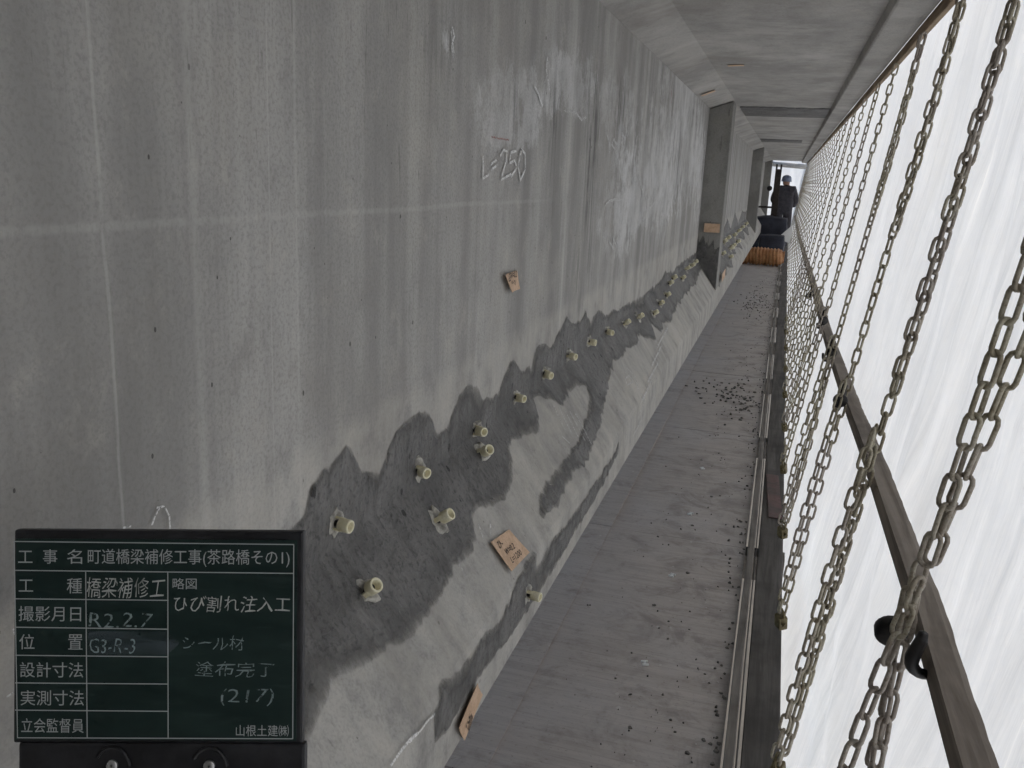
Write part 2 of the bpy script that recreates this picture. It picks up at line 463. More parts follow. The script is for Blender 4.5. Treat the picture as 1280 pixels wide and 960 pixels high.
# ------------------------------------------------------------------ the girder
Y0, Y1 = -.8, 27.5
XW, XB = -.70, -.504                          # web face, bottom bulb face
ZT, ZC, ZA, ZB = EYE + .59, EYE - .66, EYE - .932, EYE - 1.116
SL = math.hypot(XB - XW, ZC - ZA)
def surf(Y, s):
    """point and normal on the exposed side: s = arc length downwards, 0 at the crease of web and slope"""
    if s <= 0: return (XW, Y, ZC - s), (1, 0, 0)
    if s <= SL:
        t = s / SL
        return (XW + (XB - XW) * t, Y, ZC + (ZA - ZC) * t), ((ZC - ZA) / SL, 0, (XB - XW) / SL)
    return (XB, Y, ZA - (s - SL)), (1, 0, 0)
def px_to_surf(px):
    """(Y, s) of the girder point seen at a picture position"""
    p = on_x(px, XB)
    if p[2] <= ZA + 1e-6: return p[1], SL + (ZA - p[2])
    n = np.array([(ZC - ZA), 0, (XB - XW)])
    q = on_plane(px, (XW, 0, ZC), n)
    if ZA <= q[2] <= ZC and q[1] > 0: return q[1], (ZC - q[2]) / (ZC - ZA) * SL
    w = on_x(px, XW)
    return w[1], ZC - w[2]

ys = [Y0, -.4, 0]
while ys[-1] < Y1: ys.append(ys[-1] + max(.03, .02 * ys[-1]))
ys[-1] = Y1
prof = [(XW, z) for z in np.linspace(ZT, ZC, 34)]
prof += [(XW + (XB - XW) * t, ZC + (ZA - ZC) * t) for t in np.linspace(0, 1, 9)[1:-1]]
prof += [(XB - .006, ZA + .008), (XB, ZA - .006)]
prof += [(XB, z) for z in np.linspace(ZA, ZB, 6)[1:-1]] + [(XB, ZB + .012), (XB - .012, ZB)]
XL = XW - .4
prof += [(XL - .184, ZB), (XL - .196, ZB + .012), (XL - .196, ZA), (XL, ZC), (XL, ZT)]
V, F, bloom, runs, pale = [], [], [], [], []
BL = [(635, 130, 38, 42, 1.1), (712, 95, 26, 40, 1.0), (690, 120, 40, 30, .6), (772, 150, 26, 60, .8), (832, 200, 26, 80, .85), (860, 170, 16, 70, .9),
      (785, 265, 30, 28, 1.1), (770, 300, 18, 26, .7), (560, 52, 5, 16, .9), (850, 100, 20, 30, .6), (800, 215, 30, 30, .6), (640, 165, 30, 18, .8), (876, 230, 8, 60, .8)]
RN = [(690, 140, 8, 40, 1.0), (742, 150, 6, 70, 1.2), (736, 250, 5, 90, .9), (722, 350, 4, 50, .8), (642, 130, 10, 35, .6), (775, 130, 10, 35, .8), (845, 200, 8, 60, .8), (690, 230, 8, 40, .5), (550, 60, 40, 60, .3), (880, 210, 4, 60, .9)]
PL = [(760, 560, 34, 26, 1.0), (690, 660, 26, 22, 1.0), (800, 490, 36, 34, 1.0), (850, 420, 30, 40, .9), (560, 850, 60, 40, .7), (490, 930, 40, 30, .9), (590, 820, 20, 20, .8)]
for y in ys:
    for x, z in prof:
        V.append((x, y, z))
        b = r_ = p_ = 0.0
        if y > .3 and x > XW - .01:
            u, v = proj((x, y, z))
            for lst, k in ((BL, 0), (RN, 1), (PL, 2)):
                t = sum(a * math.exp(-((u - cx) / sx) ** 2 - ((v - cy) / sy) ** 2) for cx, cy, sx, sy, a in lst)
                if k == 0: b = t
                elif k == 1: r_ = t
                else: p_ = t
            if z > ZC + .2: p_ = 0
            else: p_ = max(p_, .55)
        bloom.append(min(b, 1)); runs.append(min(r_, 1)); pale.append(min(p_, 1))
m = len(prof)
for i in range(len(ys) - 1):
    for k in range(m):
        l = (k + 1) % m
        F.append((i * m + k, i * m + l, (i + 1) * m + l, (i + 1) * m + k))
F.append(tuple(range(m))); F.append(tuple((len(ys) - 1) * m + k for k in range(m))[::-1])
girder = empty('concrete_girder', (XW - .2, Y0, ZB))
tag(girder, 'long grey concrete girder with sloped bottom flange and dark repair mortar along its crease', 'girder')
GL = Vector(girder.location)
def gpart(name, verts, faces, mat, smooth=False, attrs=None):
    return mesh_obj(name, [Vector(v) - GL for v in verts], faces, mat, girder, smooth, attrs)
gpart('beam_body', V, F, M['girder'], False, {'bloom': bloom, 'runs': runs, 'pale': pale})

# cross-beam stubs standing on the flange
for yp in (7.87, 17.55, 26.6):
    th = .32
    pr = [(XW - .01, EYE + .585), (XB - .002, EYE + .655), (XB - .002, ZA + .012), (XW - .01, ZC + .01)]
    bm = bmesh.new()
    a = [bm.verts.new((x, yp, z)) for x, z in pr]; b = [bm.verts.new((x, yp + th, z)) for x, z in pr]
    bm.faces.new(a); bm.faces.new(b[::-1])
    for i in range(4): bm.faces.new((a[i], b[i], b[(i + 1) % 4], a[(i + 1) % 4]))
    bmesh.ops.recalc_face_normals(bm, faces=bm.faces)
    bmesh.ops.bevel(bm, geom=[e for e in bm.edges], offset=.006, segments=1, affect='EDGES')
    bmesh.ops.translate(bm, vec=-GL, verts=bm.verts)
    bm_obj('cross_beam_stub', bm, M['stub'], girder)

V, F = [], []
ntop = 14
for i in range(ntop + 1):
    t = i / ntop; x = XW + (XB - .006 - XW) * t
    zb = ZC + .012 + (ZA + .014 - ZC - .012) * t
    zt_ = EYE - .46 + .05 * float(fnoise(t * 9, 77)) - .10 * t
    for k in range(7):
        V.append((x, 7.868 - .004 * math.sin(math.pi * min(1, k / 5)) - .0006, zb + (zt_ - zb) * k / 6))
for i in range(ntop):
    for k in range(6): F.append((i * 7 + k, i * 7 + 7 + k, i * 7 + 8 + k, i * 7 + 1 + k))
z = [0.0] * len(V)
gpart('mortar_patch', V, F, M['mortar'], True, {'inside': [.004 if (q % 7) == 6 else .04 for q in range(len(V))], 'bloom': z, 'runs': z, 'pale': z})

# repair mortar, brushed on: outlines in (Y, s), laid as a thin skin over the girder
def mortar_patch(outline, thick=.003):
    P = np.array([px_to_surf(q) if not isinstance(q, list) else q for q in outline])
    # densify the outline and roughen it like brush ends
    Q = []
    for i in range(len(P)):
        a, b = P[i], P[(i + 1) % len(P)]
        n = max(1, int(np.linalg.norm(b - a) / (.012 * max(1, a[0] * .6))))
        for k in range(n): Q.append(a + (b - a) * k / n)
    Q = np.array(Q)
    Q[:, 1] += rng.normal(0, .0035, len(Q)) * np.clip(Q[:, 0], 1, 4) * .6
    lo, hi = Q.min(0) - .02, Q.max(0) + .02
    gy = [lo[0]]
    while gy[-1] < hi[0]: gy.append(gy[-1] + .0065 * max(gy[-1], .8))
    ns = int((hi[1] - lo[1]) / .009) + 2
    gs = np.linspace(lo[1], hi[1], ns)
    for c in (0.0, SL):                                   # put grid rows on the creases
        if lo[1] < c < hi[1]: gs[np.argmin(abs(gs - c))] = c
    YY, SS = np.meshgrid(gy, gs, indexing='ij')
    pts = np.stack([YY.ravel(), SS.ravel()], 1)
    A, B = Q, np.roll(Q, -1, 0)
    best = np.full(len(pts), 1e9); near = np.zeros_like(pts); inside = np.zeros(len(pts), bool)
    for a, b in zip(A, B):
        d = b - a; L = d @ d + 1e-12
        t = np.clip(((pts - a) @ d) / L, 0, 1)
        c = a + t[:, None] * d
        e = ((pts - c) ** 2).sum(1)
        w = e < best; best[w] = e[w]; near[w] = c[w]
        cr = (a[1] > pts[:, 1]) != (b[1] > pts[:, 1])
        if abs(b[1] - a[1]) > 1e-12:
            xx = a[0] + (pts[:, 1] - a[1]) / (b[1] - a[1]) * (b[0] - a[0])
            inside ^= cr & (pts[:, 0] < xx)
    dist = np.sqrt(best); sgn = np.where(inside, dist, -dist)
    ny, nsg = len(gy), len(gs)
    sg = sgn.reshape(ny, nsg)
    keep = np.maximum.reduce([sg[:-1, :-1], sg[1:, :-1], sg[:-1, 1:], sg[1:, 1:]]) > 0
    used = {}
    V, F, att = [], [], []
    def vid(i, j):
        k = i * nsg + j
        if k in used: return used[k]
        y, s = pts[k]
        if sgn[k] < 0: y, s = near[k]
        p, n = surf(y, s)
        sdv = max(sgn[k], 0)
        t = .0006 + thick * min(1, sdv / .012) ** .7 + (random.random() - .5) * .0008 * (sdv > .01)
        V.append((p[0] + n[0] * t, p[1], p[2] + n[2] * t)); att.append(sdv)
        used[k] = len(V) - 1
        return used[k]
    for i in range(ny - 1):
        for j in range(nsg - 1):
            if keep[i, j]: F.append((vid(i, j), vid(i, j + 1), vid(i + 1, j + 1), vid(i + 1, j)))
    z = [0.0] * len(V)
    gpart('mortar_patch', V, F, M['mortar'], True, {'inside': att, 'bloom': z, 'runs': z, 'pale': [.5 if q[2] < ZC else 0 for q in V]})
MAIN = [(300, 700), (345, 672), (378, 645), (385, 610), (400, 590), (418, 575), (432, 556), (440, 560), (447, 578), (453, 588), (464, 586), (473, 591),
        (478, 578), (486, 556), (497, 535), (511, 520), (523, 513), (536, 515), (542, 527), (545, 541), (559, 533), (567, 506), (576, 489), (586, 478), (595, 481),
        (602, 493), (607, 498), (613, 494), (622, 491), (629, 470), (637, 450), (646, 452), (649, 461), (663, 457), (670, 433), (681, 426), (689, 436), (698, 411),
        (708, 395), (713, 404), (724, 402), (731, 388), (739, 398), (748, 385), (756, 394), (765, 386), (773, 387), (784, 379), (797, 373), (813, 360), (827, 349),
        (832, 338), (840, 340), (851, 327), (868, 316), (877, 314), (880, 328), (871, 354), (857, 368), (849, 379), (840, 395), (839, 403), (830, 406), (827, 416), (816, 408), (819, 422),
        (813, 427), (800, 419), (797, 431), (781, 438), (778, 449), (767, 452), (766, 463), (760, 481), (757, 505), (748, 539), (737, 576), (718, 592), (707, 615), (696, 635),
        (677, 649), (672, 642), (674, 615), (689, 592), (705, 573), (721, 553), (728, 530), (735, 509), (736, 498), (732, 481), (721, 484), (713, 491), (705, 508), (694, 503),
        (683, 502), (672, 494), (667, 500), (675, 523), (674, 539), (666, 545), (641, 550), (637, 560), (641, 578), (642, 596), (638, 610), (634, 626), (617, 636), (598, 634),
        (592, 650), (596, 679), (586, 700), (571, 710), (556, 738), (547, 755), (530, 775), (517, 797), (486, 812), (464, 831), (414, 853), (411, 875), (399, 900), (386, 931),
        (360, 950), (300, 900)]
LOW = [(774, 549), (772, 569), (744, 624), (721, 660), (707, 688), (691, 713), (632, 806), (623, 814), (596, 852), (571, 893), (557, 918), (542, 934), (541, 893), (547, 860),
       (552, 850), (573, 837), (590, 814), (607, 789), (623, 776), (632, 759), (641, 735), (645, 721), (650, 718), (657, 699), (668, 681), (669, 690), (670, 708), (689, 676),
       (712, 647), (735, 615), (755, 585), (768, 562)]
FAR = [[8.25, -.10], [9.0, -.13], [9.6, -.02], [10.4, -.16], [11.2, -.05], [12.0, -.18], [12.8, -.06], [13.6, -.22], [14.6, -.08], [15.6, -.2], [16.6, -.1], [17.4, -.15], [17.4, .2], [16.6, .12],
       [15.8, .26], [15.0, .14], [14.3, .3], [13.4, .16], [12.9, .33], [12.2, .18], [11.6, .3], [10.9, .2], [10.4, .34], [9.8, .24], [9.2, .36], [8.6, .3], [8.25, .33]]
FAR = [[a + random.uniform(-.25, .25) * (8.3 < a < 17.3), b + random.uniform(-.05, .05)] for a, b in FAR]
mortar_patch(MAIN); mortar_patch(LOW); mortar_patch(FAR)

# chalk writing and scratches on the girder, drawn as thin ribbons
def stroke_geo(pts_px, wpx):
    pp = [px_to_surf(q) for q in pts_px]
    # resample
    Q = []
    for a, b in zip(pp[:-1], pp[1:]):
        for k in range(4): Q.append((a[0] + (b[0] - a[0]) * k / 4, a[1] + (b[1] - a[1]) * k / 4))
    Q.append(pp[-1])
    V, F = [], []
    for i, (y, s_) in enumerate(Q):
        a = Q[max(0, i - 1)]; b = Q[min(len(Q) - 1, i + 1)]
        dy, ds = b[0] - a[0], b[1] - a[1]; L = math.hypot(dy, ds) or 1
        w = wpx * max(y, .6) / 1100 * (.5 + .25 * random.random()) * 1.1
        for sg in (-1, 1):
            p, n = surf(y - ds / L * w * sg, s_ + dy / L * w * sg)
            V.append((p[0] + n[0] * .0045, p[1], p[2] + n[2] * .0045))
    for i in range(len(Q) - 1): F.append((2 * i, 2 * i + 1, 2 * i + 3, 2 * i + 2))
    return V, F
def zz(l): return [(560 + a / 3.2, 20 + b / 3.2) for a, b in l]
CH = {
 'length note in chalk reading L=250': [zz(q) for q in ([(133, 560), (135, 605), (132, 650), (158, 634)], [(165, 592), (188, 575)], [(166, 614), (192, 596)],
    [(203, 560), (216, 535), (230, 542), (226, 580), (205, 655), (246, 632)], [(268, 540), (245, 545), (240, 588), (260, 578), (270, 606), (246, 642)], [(288, 532), (274, 600), (284, 656), (304, 612), (302, 550), (286, 532)])],
 'small chalk number beside the dark crack': [zz(q) for q in ([(630, 470), (645, 520), (640, 545)], [(662, 490), (650, 512), (668, 540), (678, 520), (660, 500)], [(690, 470), (706, 490), (700, 530), (688, 500), (690, 470)])],
 'chalk outline round a wiped area': [zz(q) for q in ([(625, 755), (640, 740), (662, 734), (692, 735)], [(755, 620), (775, 700), (790, 780), (812, 758), (826, 740), (824, 700)], [(460, 380), (490, 380), (508, 390), (530, 416), (552, 402)])],
 'chalk scribble under the outline': [zz(q) for q in ([(775, 810), (790, 850), (788, 800), (770, 835)], [(640, 900), (660, 935), (655, 885), (672, 930)], [(682, 870), (670, 900), (685, 920)])],
 'white chip marks': [zz(q) for q in ([(392, 165), (388, 215), (402, 300)], [(8, 45), (18, 80), (6, 120), (14, 165)], [(4, 60), (10, 100), (16, 150)], [(340, 280), (355, 310), (372, 360)])],
 'chalk marks above the board': [[(197, 632), (190, 645), (186, 656)], [(203, 634), (208, 645), (209, 660)], [(150, 659), (160, 657)], [(192, 634), (202, 632)], [(12, 785), (14, 792)], [(4, 870), (16, 862)]],
}
for lab, ls in CH.items():
    v, f = join_geo([stroke_geo(q, 2.4 if 'L=250' in lab or 'above' in lab else 2.2) for q in ls])
    o = gpart('chalk_mark', v, f, M['chalk'] if 'L=250' in lab or 'above' in lab or 'chip' in lab else M['faint_chalk'])
    o['label'] = lab; o['kind'] = 'stuff'
sc = [[(690 + 7 * k, 506 + 3 * k), (697 + 8 * k, 522 + 4 * k), (706 + 8 * k, 540 + 4 * k)] for k in range(5)] + \
     [[(780, 474), (786, 470), (790, 478), (783, 482), (780, 474)], [(792, 470), (797, 488)], [(778, 456), (790, 468)], [(596, 655), (603, 676)], [(571, 702), (580, 722)], [(611, 655), (612, 672)], [(700, 545), (712, 556)]] + \
     [[(800 + 6 * k + random.random() * 8, 520 - 22 * k), (790 + 6 * k, 545 - 22 * k)] for k in range(6)]
v, f = join_geo([stroke_geo(q, 1.4) for q in sc])
gpart('scratch_mark', v, f, M['faint_chalk'])['kind'] = 'stuff'
wl = [[(486, 958), (500, 938), (514, 921), (522, 914), (532, 900), (541, 892)]]
v, f = join_geo([stroke_geo(q, 3.0) for q in wl]); gpart('lime_streak', v, f, M['chalk'])
v, f = join_geo([stroke_geo(q, 1.6) for q in ([(838, 113), (839, 122), (838, 130)], [(612, 171), (622, 173), (634, 175)])]); gpart('red_crayon_mark', v, f, M['rusty_red'])['kind'] = 'stuff'

# ------------------------------------------------------------------ deck slab above
ZD = EYE + .66
deck = empty('deck_slab', (-.2, Y0, ZD))
tag(deck, 'concrete bridge deck slab overhead with haunch and thickened edge', 'bridge deck')
dp = [(-2.6, ZD + .005), (XL - .2, ZD), (XL, ZT + .002), (XL, ZT - .01), (XL + .02, ZT + .02), (XW - .02, ZT + .02), (XW - .004, ZT + .001), (XB, ZD), (-.3, ZD + .001), (0, ZD), (.275, ZD), (.283, ZD - .038), (.29, ZD - .042), (.415, ZD - .042), (.42, ZD - .037), (.42, ZD + .24), (-2.6, ZD + .24)]
dys = list(np.arange(Y0, Y1 + .1, 1.0))
V = [(x, y, z) for y in dys for x, z in dp]; m = len(dp)
F = [(i * m + k, i * m + (k + 1) % m, (i + 1) * m + (k + 1) % m, (i + 1) * m + k) for i in range(len(dys) - 1) for k in range(m)]
F += [tuple(range(m)), tuple((len(dys) - 1) * m + k for k in range(m))[::-1]]
DL = Vector(deck.location)
o = mesh_obj('slab_body', [Vector(v) - DL for v in V], F, M['deck'], deck)
bm = bmesh.new(); bm.from_mesh(o.data); bmesh.ops.recalc_face_normals(bm, faces=bm.faces); bm.to_mesh(o.data); bm.free()
# dark mortar strips and small ochre card stubs on the soffit
def strip(y0, y1, x0, x1, n=40):
    V, F = [], []
    for i in range(n + 1):
        x = x0 + (x1 - x0) * i / n
        e = .03 * float(fnoise(x * 9, 3)) + .02 * (random.random() - .5)
        for j, y in enumerate((y0 + e, y0 + e + .03, y1 + e * .6 - .03, y1 + e * .6)):
            V.append((x, y, ZD - (.001 if j in (0, 3) else .012)))
    for i in range(n):
        for j in range(3): F.append((i * 4 + j, i * 4 + j + 1, i * 4 + j + 5, i * 4 + j + 4))
    z = [0.0] * len(V)
    return mesh_obj('mortar_strip', [Vector(v) - DL for v in V], F, M['mortar'], deck, False, {'inside': [.06] * len(V), 'bloom': z, 'runs': z, 'pale': z})
strip(8.45, 9.55, -.49, .27); strip(14.4, 15.2, -.49, .12)

# ------------------------------------------------------------------ scaffold floor
XK = -.005
floor = empty('scaffold_floor', (-.6, Y0, 0)); floor['kind'] = 'structure'
yb = [Y0 + .02] + [5.58 + 1.82 * k for k in range(-3, 13)]
for i in range(len(yb) - 1):
    a, b = yb[i], min(yb[i + 1], 28.0)
    if b - a < .2: continue
    for (x0, x1, z1) in ((-1.45, -.60, .004), (-.5995, XK, 0.0)):
        bm = bmesh.new()
        dz = random.uniform(-.002, .0005)
        add_box(bm, (x0, a + .003, -.014), (x1, b - .003, z1 + dz + .0))
        bmesh.ops.translate(bm, vec=(.6, -Y0, 0), verts=bm.verts)
        bm_obj('floor_panel', bm, M['floor'], floor)
# bearers carrying the panels
for i in range(2, 17):
    bm = bmesh.new(); add_box(bm, (-1.5, 5.58 + 1.82 * (i - 5) - .05, -.12), (.16, 5.58 + 1.82 * (i - 5) + .05, -.0135))
    bmesh.ops.translate(bm, vec=(.6, -Y0, 0), verts=bm.verts)
    bm_obj('bearer', bm, M['kerb_wood'], floor)

# kerb timber and edge plank
def plank(name, lo, hi, mat, label, cat, wob=.004, bevel=.003, nseg=40, seed=1, zw=.003):
    ysg = np.linspace(lo[1], hi[1], nseg)
    x = fnoise(ysg * 1.3, seed) * wob; zz_ = fnoise(ysg * 1.9, seed + 5) * zw
    ring = [(lo[0] + bevel, lo[2]), (hi[0] - bevel, lo[2]), (hi[0], lo[2] + bevel), (hi[0], hi[2] - bevel), (hi[0] - bevel, hi[2]), (lo[0] + bevel, hi[2]), (lo[0], hi[2] - bevel), (lo[0], lo[2] + bevel)]
    c = Vector(((lo[0] + hi[0]) / 2, lo[1], lo[2]))
    V = [Vector((px + x[i], y, pz + zz_[i] * (pz > lo[2] + bevel * 2))) - c for i, y in enumerate(ysg) for px, pz in ring]
    F = [(i * 8 + k, i * 8 + (k + 1) % 8, i * 8 + 8 + (k + 1) % 8, i * 8 + 8 + k) for i in range(nseg - 1) for k in range(8)]
    F += [tuple(range(8))[::-1], tuple((nseg - 1) * 8 + k for k in range(8))]
    o = mesh_obj(name, V, F, mat); o.location = c
    return tag(o, label, cat)
plank('kerb_timber', (.002, Y0, .001), (.030, 27.5, .034), M['kerb_wood'], 'narrow grey timber kerb running along the right side of the walkway', 'timber', zw=.0004)
plank('thin_batten', (.0345, Y0, .001), (.039, 27.5, .031), M['edge_wood'], 'thin upright strip beside the grey kerb timber', 'batten', seed=1, zw=.0004)
plank('edge_plank', (.047, Y0, -.014), (.150, 27.5, .006), M['edge_wood'], 'dark dirty plank on the walkway edge under the chain ends', 'plank', wob=.003, seed=4)

# ------------------------------------------------------------------ white tarpaulin on the right
TA, TB = np.array([.425, EYE + .60]), np.array([.135, EYE - 1.50])          # line of the chains (x, z), top to bottom
def chain_line(z, out=0.0):
    t = (z - TB[1]) / (TA[1] - TB[1])
    nx, nz = (TA[1] - TB[1]), -(TA[0] - TB[0]); L = math.hypot(nx, nz)
    return TB[0] + (TA[0] - TB[0]) * t + out * nx / L, z + out * nz / L
gy = [Y0 - .1]
while gy[-1] < 28.2: gy.append(gy[-1] + max(.022, .010 * abs(gy[-1])))
gz = np.linspace(EYE + .92, EYE - 2.0, 54)
V, F = [], []
gyA = np.array(gy)
fold = fnoise(gyA * 13, 21) * .0045 + fnoise(gyA * 31, 22) * .002
big = fnoise(gyA * 2.1, 23) * .014
for j, z in enumerate(gz):
    tt = j / (len(gz) - 1)
    bil = .035 * math.sin(tt * math.pi)
    slant = fnoise(gyA * 4 + tt * 5.2, 31) * .013 + fnoise(gyA * 9 - tt * 6, 33) * .004
    ripple = fnoise(gyA * 1.8 + tt * 13, 37) * .014
    for i, y in enumerate(gy):
        x, zz2 = chain_line(z, .075 + bil + (fold[i] * (1.1 - .5 * tt) + big[i] * math.sin(tt * math.pi) + slant[i] + ripple[i] * tt))
        if tt > .8: x += .05 * (tt - .8)
        V.append((x, y, zz2))
nY = len(gy)
for j in range(len(gz) - 1):
    for i in range(nY - 1): F.append((j * nY + i, j * nY + i + 1, (j + 1) * nY + i + 1, (j + 1) * nY + i))
o = mesh_obj('side_tarpaulin', [Vector(v) - Vector((.4, 0, 0)) for v in V], F, M['tarp'], None, True); o.location = (.4, 0, 0)
tag(o, 'white translucent tarpaulin wall hanging behind the row of chains', 'tarpaulin')
# sheet closing the far end of the walkway; an added wall blocks light behind
def end_sheet(y, label, x0, x1, z0, z1, seed):
    xs, zs = np.linspace(x0, x1, 40), np.linspace(z0, z1, 24)
    V = [(x, y + .02 * float(fnoise(x * 9 + z, seed)) + .02 * float(fnoise(z * 4, seed + 2)), z) for z in zs for x in xs]
    F = [(j * 40 + i, j * 40 + i + 1, (j + 1) * 40 + i + 1, (j + 1) * 40 + i) for j in range(23) for i in range(39)]
    c = Vector(((x0 + x1) / 2, y, z0))
    o = mesh_obj('end_tarpaulin', [Vector(v) - c for v in V], F, M['tarp'], None, True); o.location = c
    return tag(o, label, 'tarpaulin')
end_sheet(28.3, 'bright white sheet closing the far end of the walkway', -2.0, .6, -.3, EYE + .9, 5)
bm = bmesh.new(); add_box(bm, (-3.0, -1.9, -2.0), (.8, Y0 - .02, EYE + 1.1), .01)  # unseen wall added behind the camera so less light reaches the near web
o = bm_obj('light_block_wall', bm, M['stub']); tag(o, 'unseen dark concrete wall added behind the viewer to cut light', 'wall')

# batten nailed under the slab edge, holding the tarpaulin
plank('edge_batten', (.424, Y0, EYE + .583), (.446, 27.5, EYE + .628), M['batten'], 'thin brown batten along the slab edge holding the tarpaulin top', 'batten', wob=.002, seed=9, zw=.002)

# timber rail across the chains
OUTR = .044
ax, az = chain_line(EYE, OUTR); bx_, bz_ = chain_line(EYE - 1, OUTR)
pn = np.array([az - bz_, 0, bx_ - ax])
rp = np.array([on_plane(q, (ax, 0, az), pn) for q in ((1217, 960), (1160, 770), (1090, 570), (1068, 515), (1038, 430), (1012, 340), (1000, 300))])
ysg = np.array(list(np.arange(.3, 4, .03)) + list(np.arange(4, 27, .25)))
V, F = [], []
HW = .0205
for y in ysg:
    z = float(np.interp(y, rp[:, 1], rp[:, 2]))
    x, zz2 = chain_line(z, 0.0)
    x = float(np.interp(z, [bz_, az], [bx_, ax])); zz2 = z
    rgh = .0006 * float(fnoise(y * 5.3, 41)) + .0011 * random.random()
    ring = [(-HW, -HW * 1.05), (HW, -HW * .95), (HW + rgh, HW * .9 + rgh * 1.5), (HW * .55, HW * 1.05 + rgh), (-HW, HW * 1.0 + .3 * rgh)]
    for a, b in ring: V.append(Vector((x + a, y, zz2 + b)))
nr = 5
for i in range(len(ysg) - 1):
    for k in range(nr): F.append((i * nr + k, i * nr + (k + 1) % nr, (i + 1) * nr + (k + 1) % nr, (i + 1) * nr + k))
F += [tuple(range(nr))[::-1], tuple((len(ysg) - 1) * nr + k for k in range(nr))]
c = V[0].copy()
o = mesh_obj('timber_rail', [v - c for v in V], F, M['rail_wood']); o.location = c
tag(o, 'rough square timber rail running between the chains and the tarpaulin', 'rail')

# ------------------------------------------------------------------ hanging chains
PITCH, WIRE, LW = .0450, .0040, .0108            # link pitch, wire radius, half width to wire centre
def link_mesh(name, nseg, nside):
    half = (PITCH + 2 * WIRE) / 2 - LW
    pts = []
    for k in range(nseg // 2 + 1):
        a = math.pi * k / (nseg // 2); pts.append((LW * math.cos(a), 0, half + LW * math.sin(a)))
    for k in range(nseg // 2 + 1):
        a = math.pi + math.pi * k / (nseg // 2); pts.append((LW * math.cos(a), 0, -half + LW * math.sin(a)))
    return tube_geo(pts, WIRE, nside, closed=True)
lv, lf = link_mesh('l', 10, 8)
link_hi = bpy.data.meshes.new('link'); link_hi.from_pydata(lv, [], lf); link_hi.materials.append(M['galv'])
link_hi.polygons.foreach_set('use_smooth', [True] * len(link_hi.polygons))
lv2, lf2 = link_mesh('l2', 6, 4)

def strand(p0, p1, bow, twist0):
    """matrices of the links between two points"""
    p0, p1 = Vector(p0), Vector(p1)
    L = (p1 - p0).length; n = max(2, int(L / PITCH))
    res = []; tw = twist0
    def P(t): return p0.lerp(p1, t) + Vector(bow) * math.sin(math.pi * t)
    for k in range(n):
        t = (k + .5) / n
        d = (P(min(1, t + .01)) - P(max(0, t - .01))).normalized()
        q = d.to_track_quat('Z', 'Y').to_matrix().to_4x4()
        tw += random.uniform(-.13, .13)
        res.append(Matrix.Translation(P(t)) @ q @ Matrix.Rotation(tw + (math.pi / 2 if k % 2 else 0), 4, 'Z'))
    return res
def hook_geo(sc=1.0):
    pts = [(0, 0, .012), (0, 0, 0), (0, -.004, -.02)] + [(0, .024 - .030 * math.cos(a), -.034 - .030 * math.sin(a)) for a in np.linspace(0, 2.9, 12)]
    rad = [.007, .009, .010] + [.011 - .007 * k / 11 for k in range(12)]
    return tube_geo([tuple(sc * c for c in p) for p in pts], [r * sc for r in rad], 8)
def boss_geo(r=.03, w=.024, n=20):
    V, F = [], []
    rings = [(.001, -w / 2), (r * .86, -w / 2), (r, -w * .3), (r, w * .3), (r * .86, w / 2), (.001, w / 2)]
    for rr, h in rings:
        for k in range(n):
            a = 2 * math.pi * k / n; V.append((rr * math.cos(a), h, rr * math.sin(a)))
    for i in range(len(rings) - 1):
        for k in range(n): F.append((i * n + k, (i + 1) * n + k, (i + 1) * n + (k + 1) % n, i * n + (k + 1) % n))
    return V, F
def clamp_obj(parent):
    bm = bmesh.new()
    add_box(bm, (-.016, -.02, -.028), (.016, .02, .022), .007)
    o = bm_obj('clamp_body', bm, M['clamp'], parent, False)
    v, f = join_geo([tube_geo([(0, -.03, -.004), (0, .03, -.004)], .008, 8), tube_geo([(.0, .02 * math.cos(a), .03 + .02 * math.sin(a)) for a in np.linspace(-.6, 3.74, 12)], .004, 6)])
    b = mesh_obj('shackle', v, f, M['clamp'], o)
    return o
CHY = [1.34, 2.12, 2.96, 3.80, 4.72, 5.58, 6.5, 7.45, 8.45] + [9.4 + .93 * k for k in range(19)]
ORD = ['nearest', 'second', 'third', 'fourth', 'fifth', 'sixth', 'seventh', 'eighth', 'ninth', 'tenth', 'eleventh', 'twelfth', 'thirteenth', 'fourteenth', 'fifteenth', 'sixteenth',
       'seventeenth', 'eighteenth', 'nineteenth', 'twentieth', 'twenty-first', 'twenty-second', 'twenty-third', 'twenty-fourth', 'twenty-fifth', 'twenty-sixth', 'twenty-seventh', 'twenty-eighth']
far_mesh = None
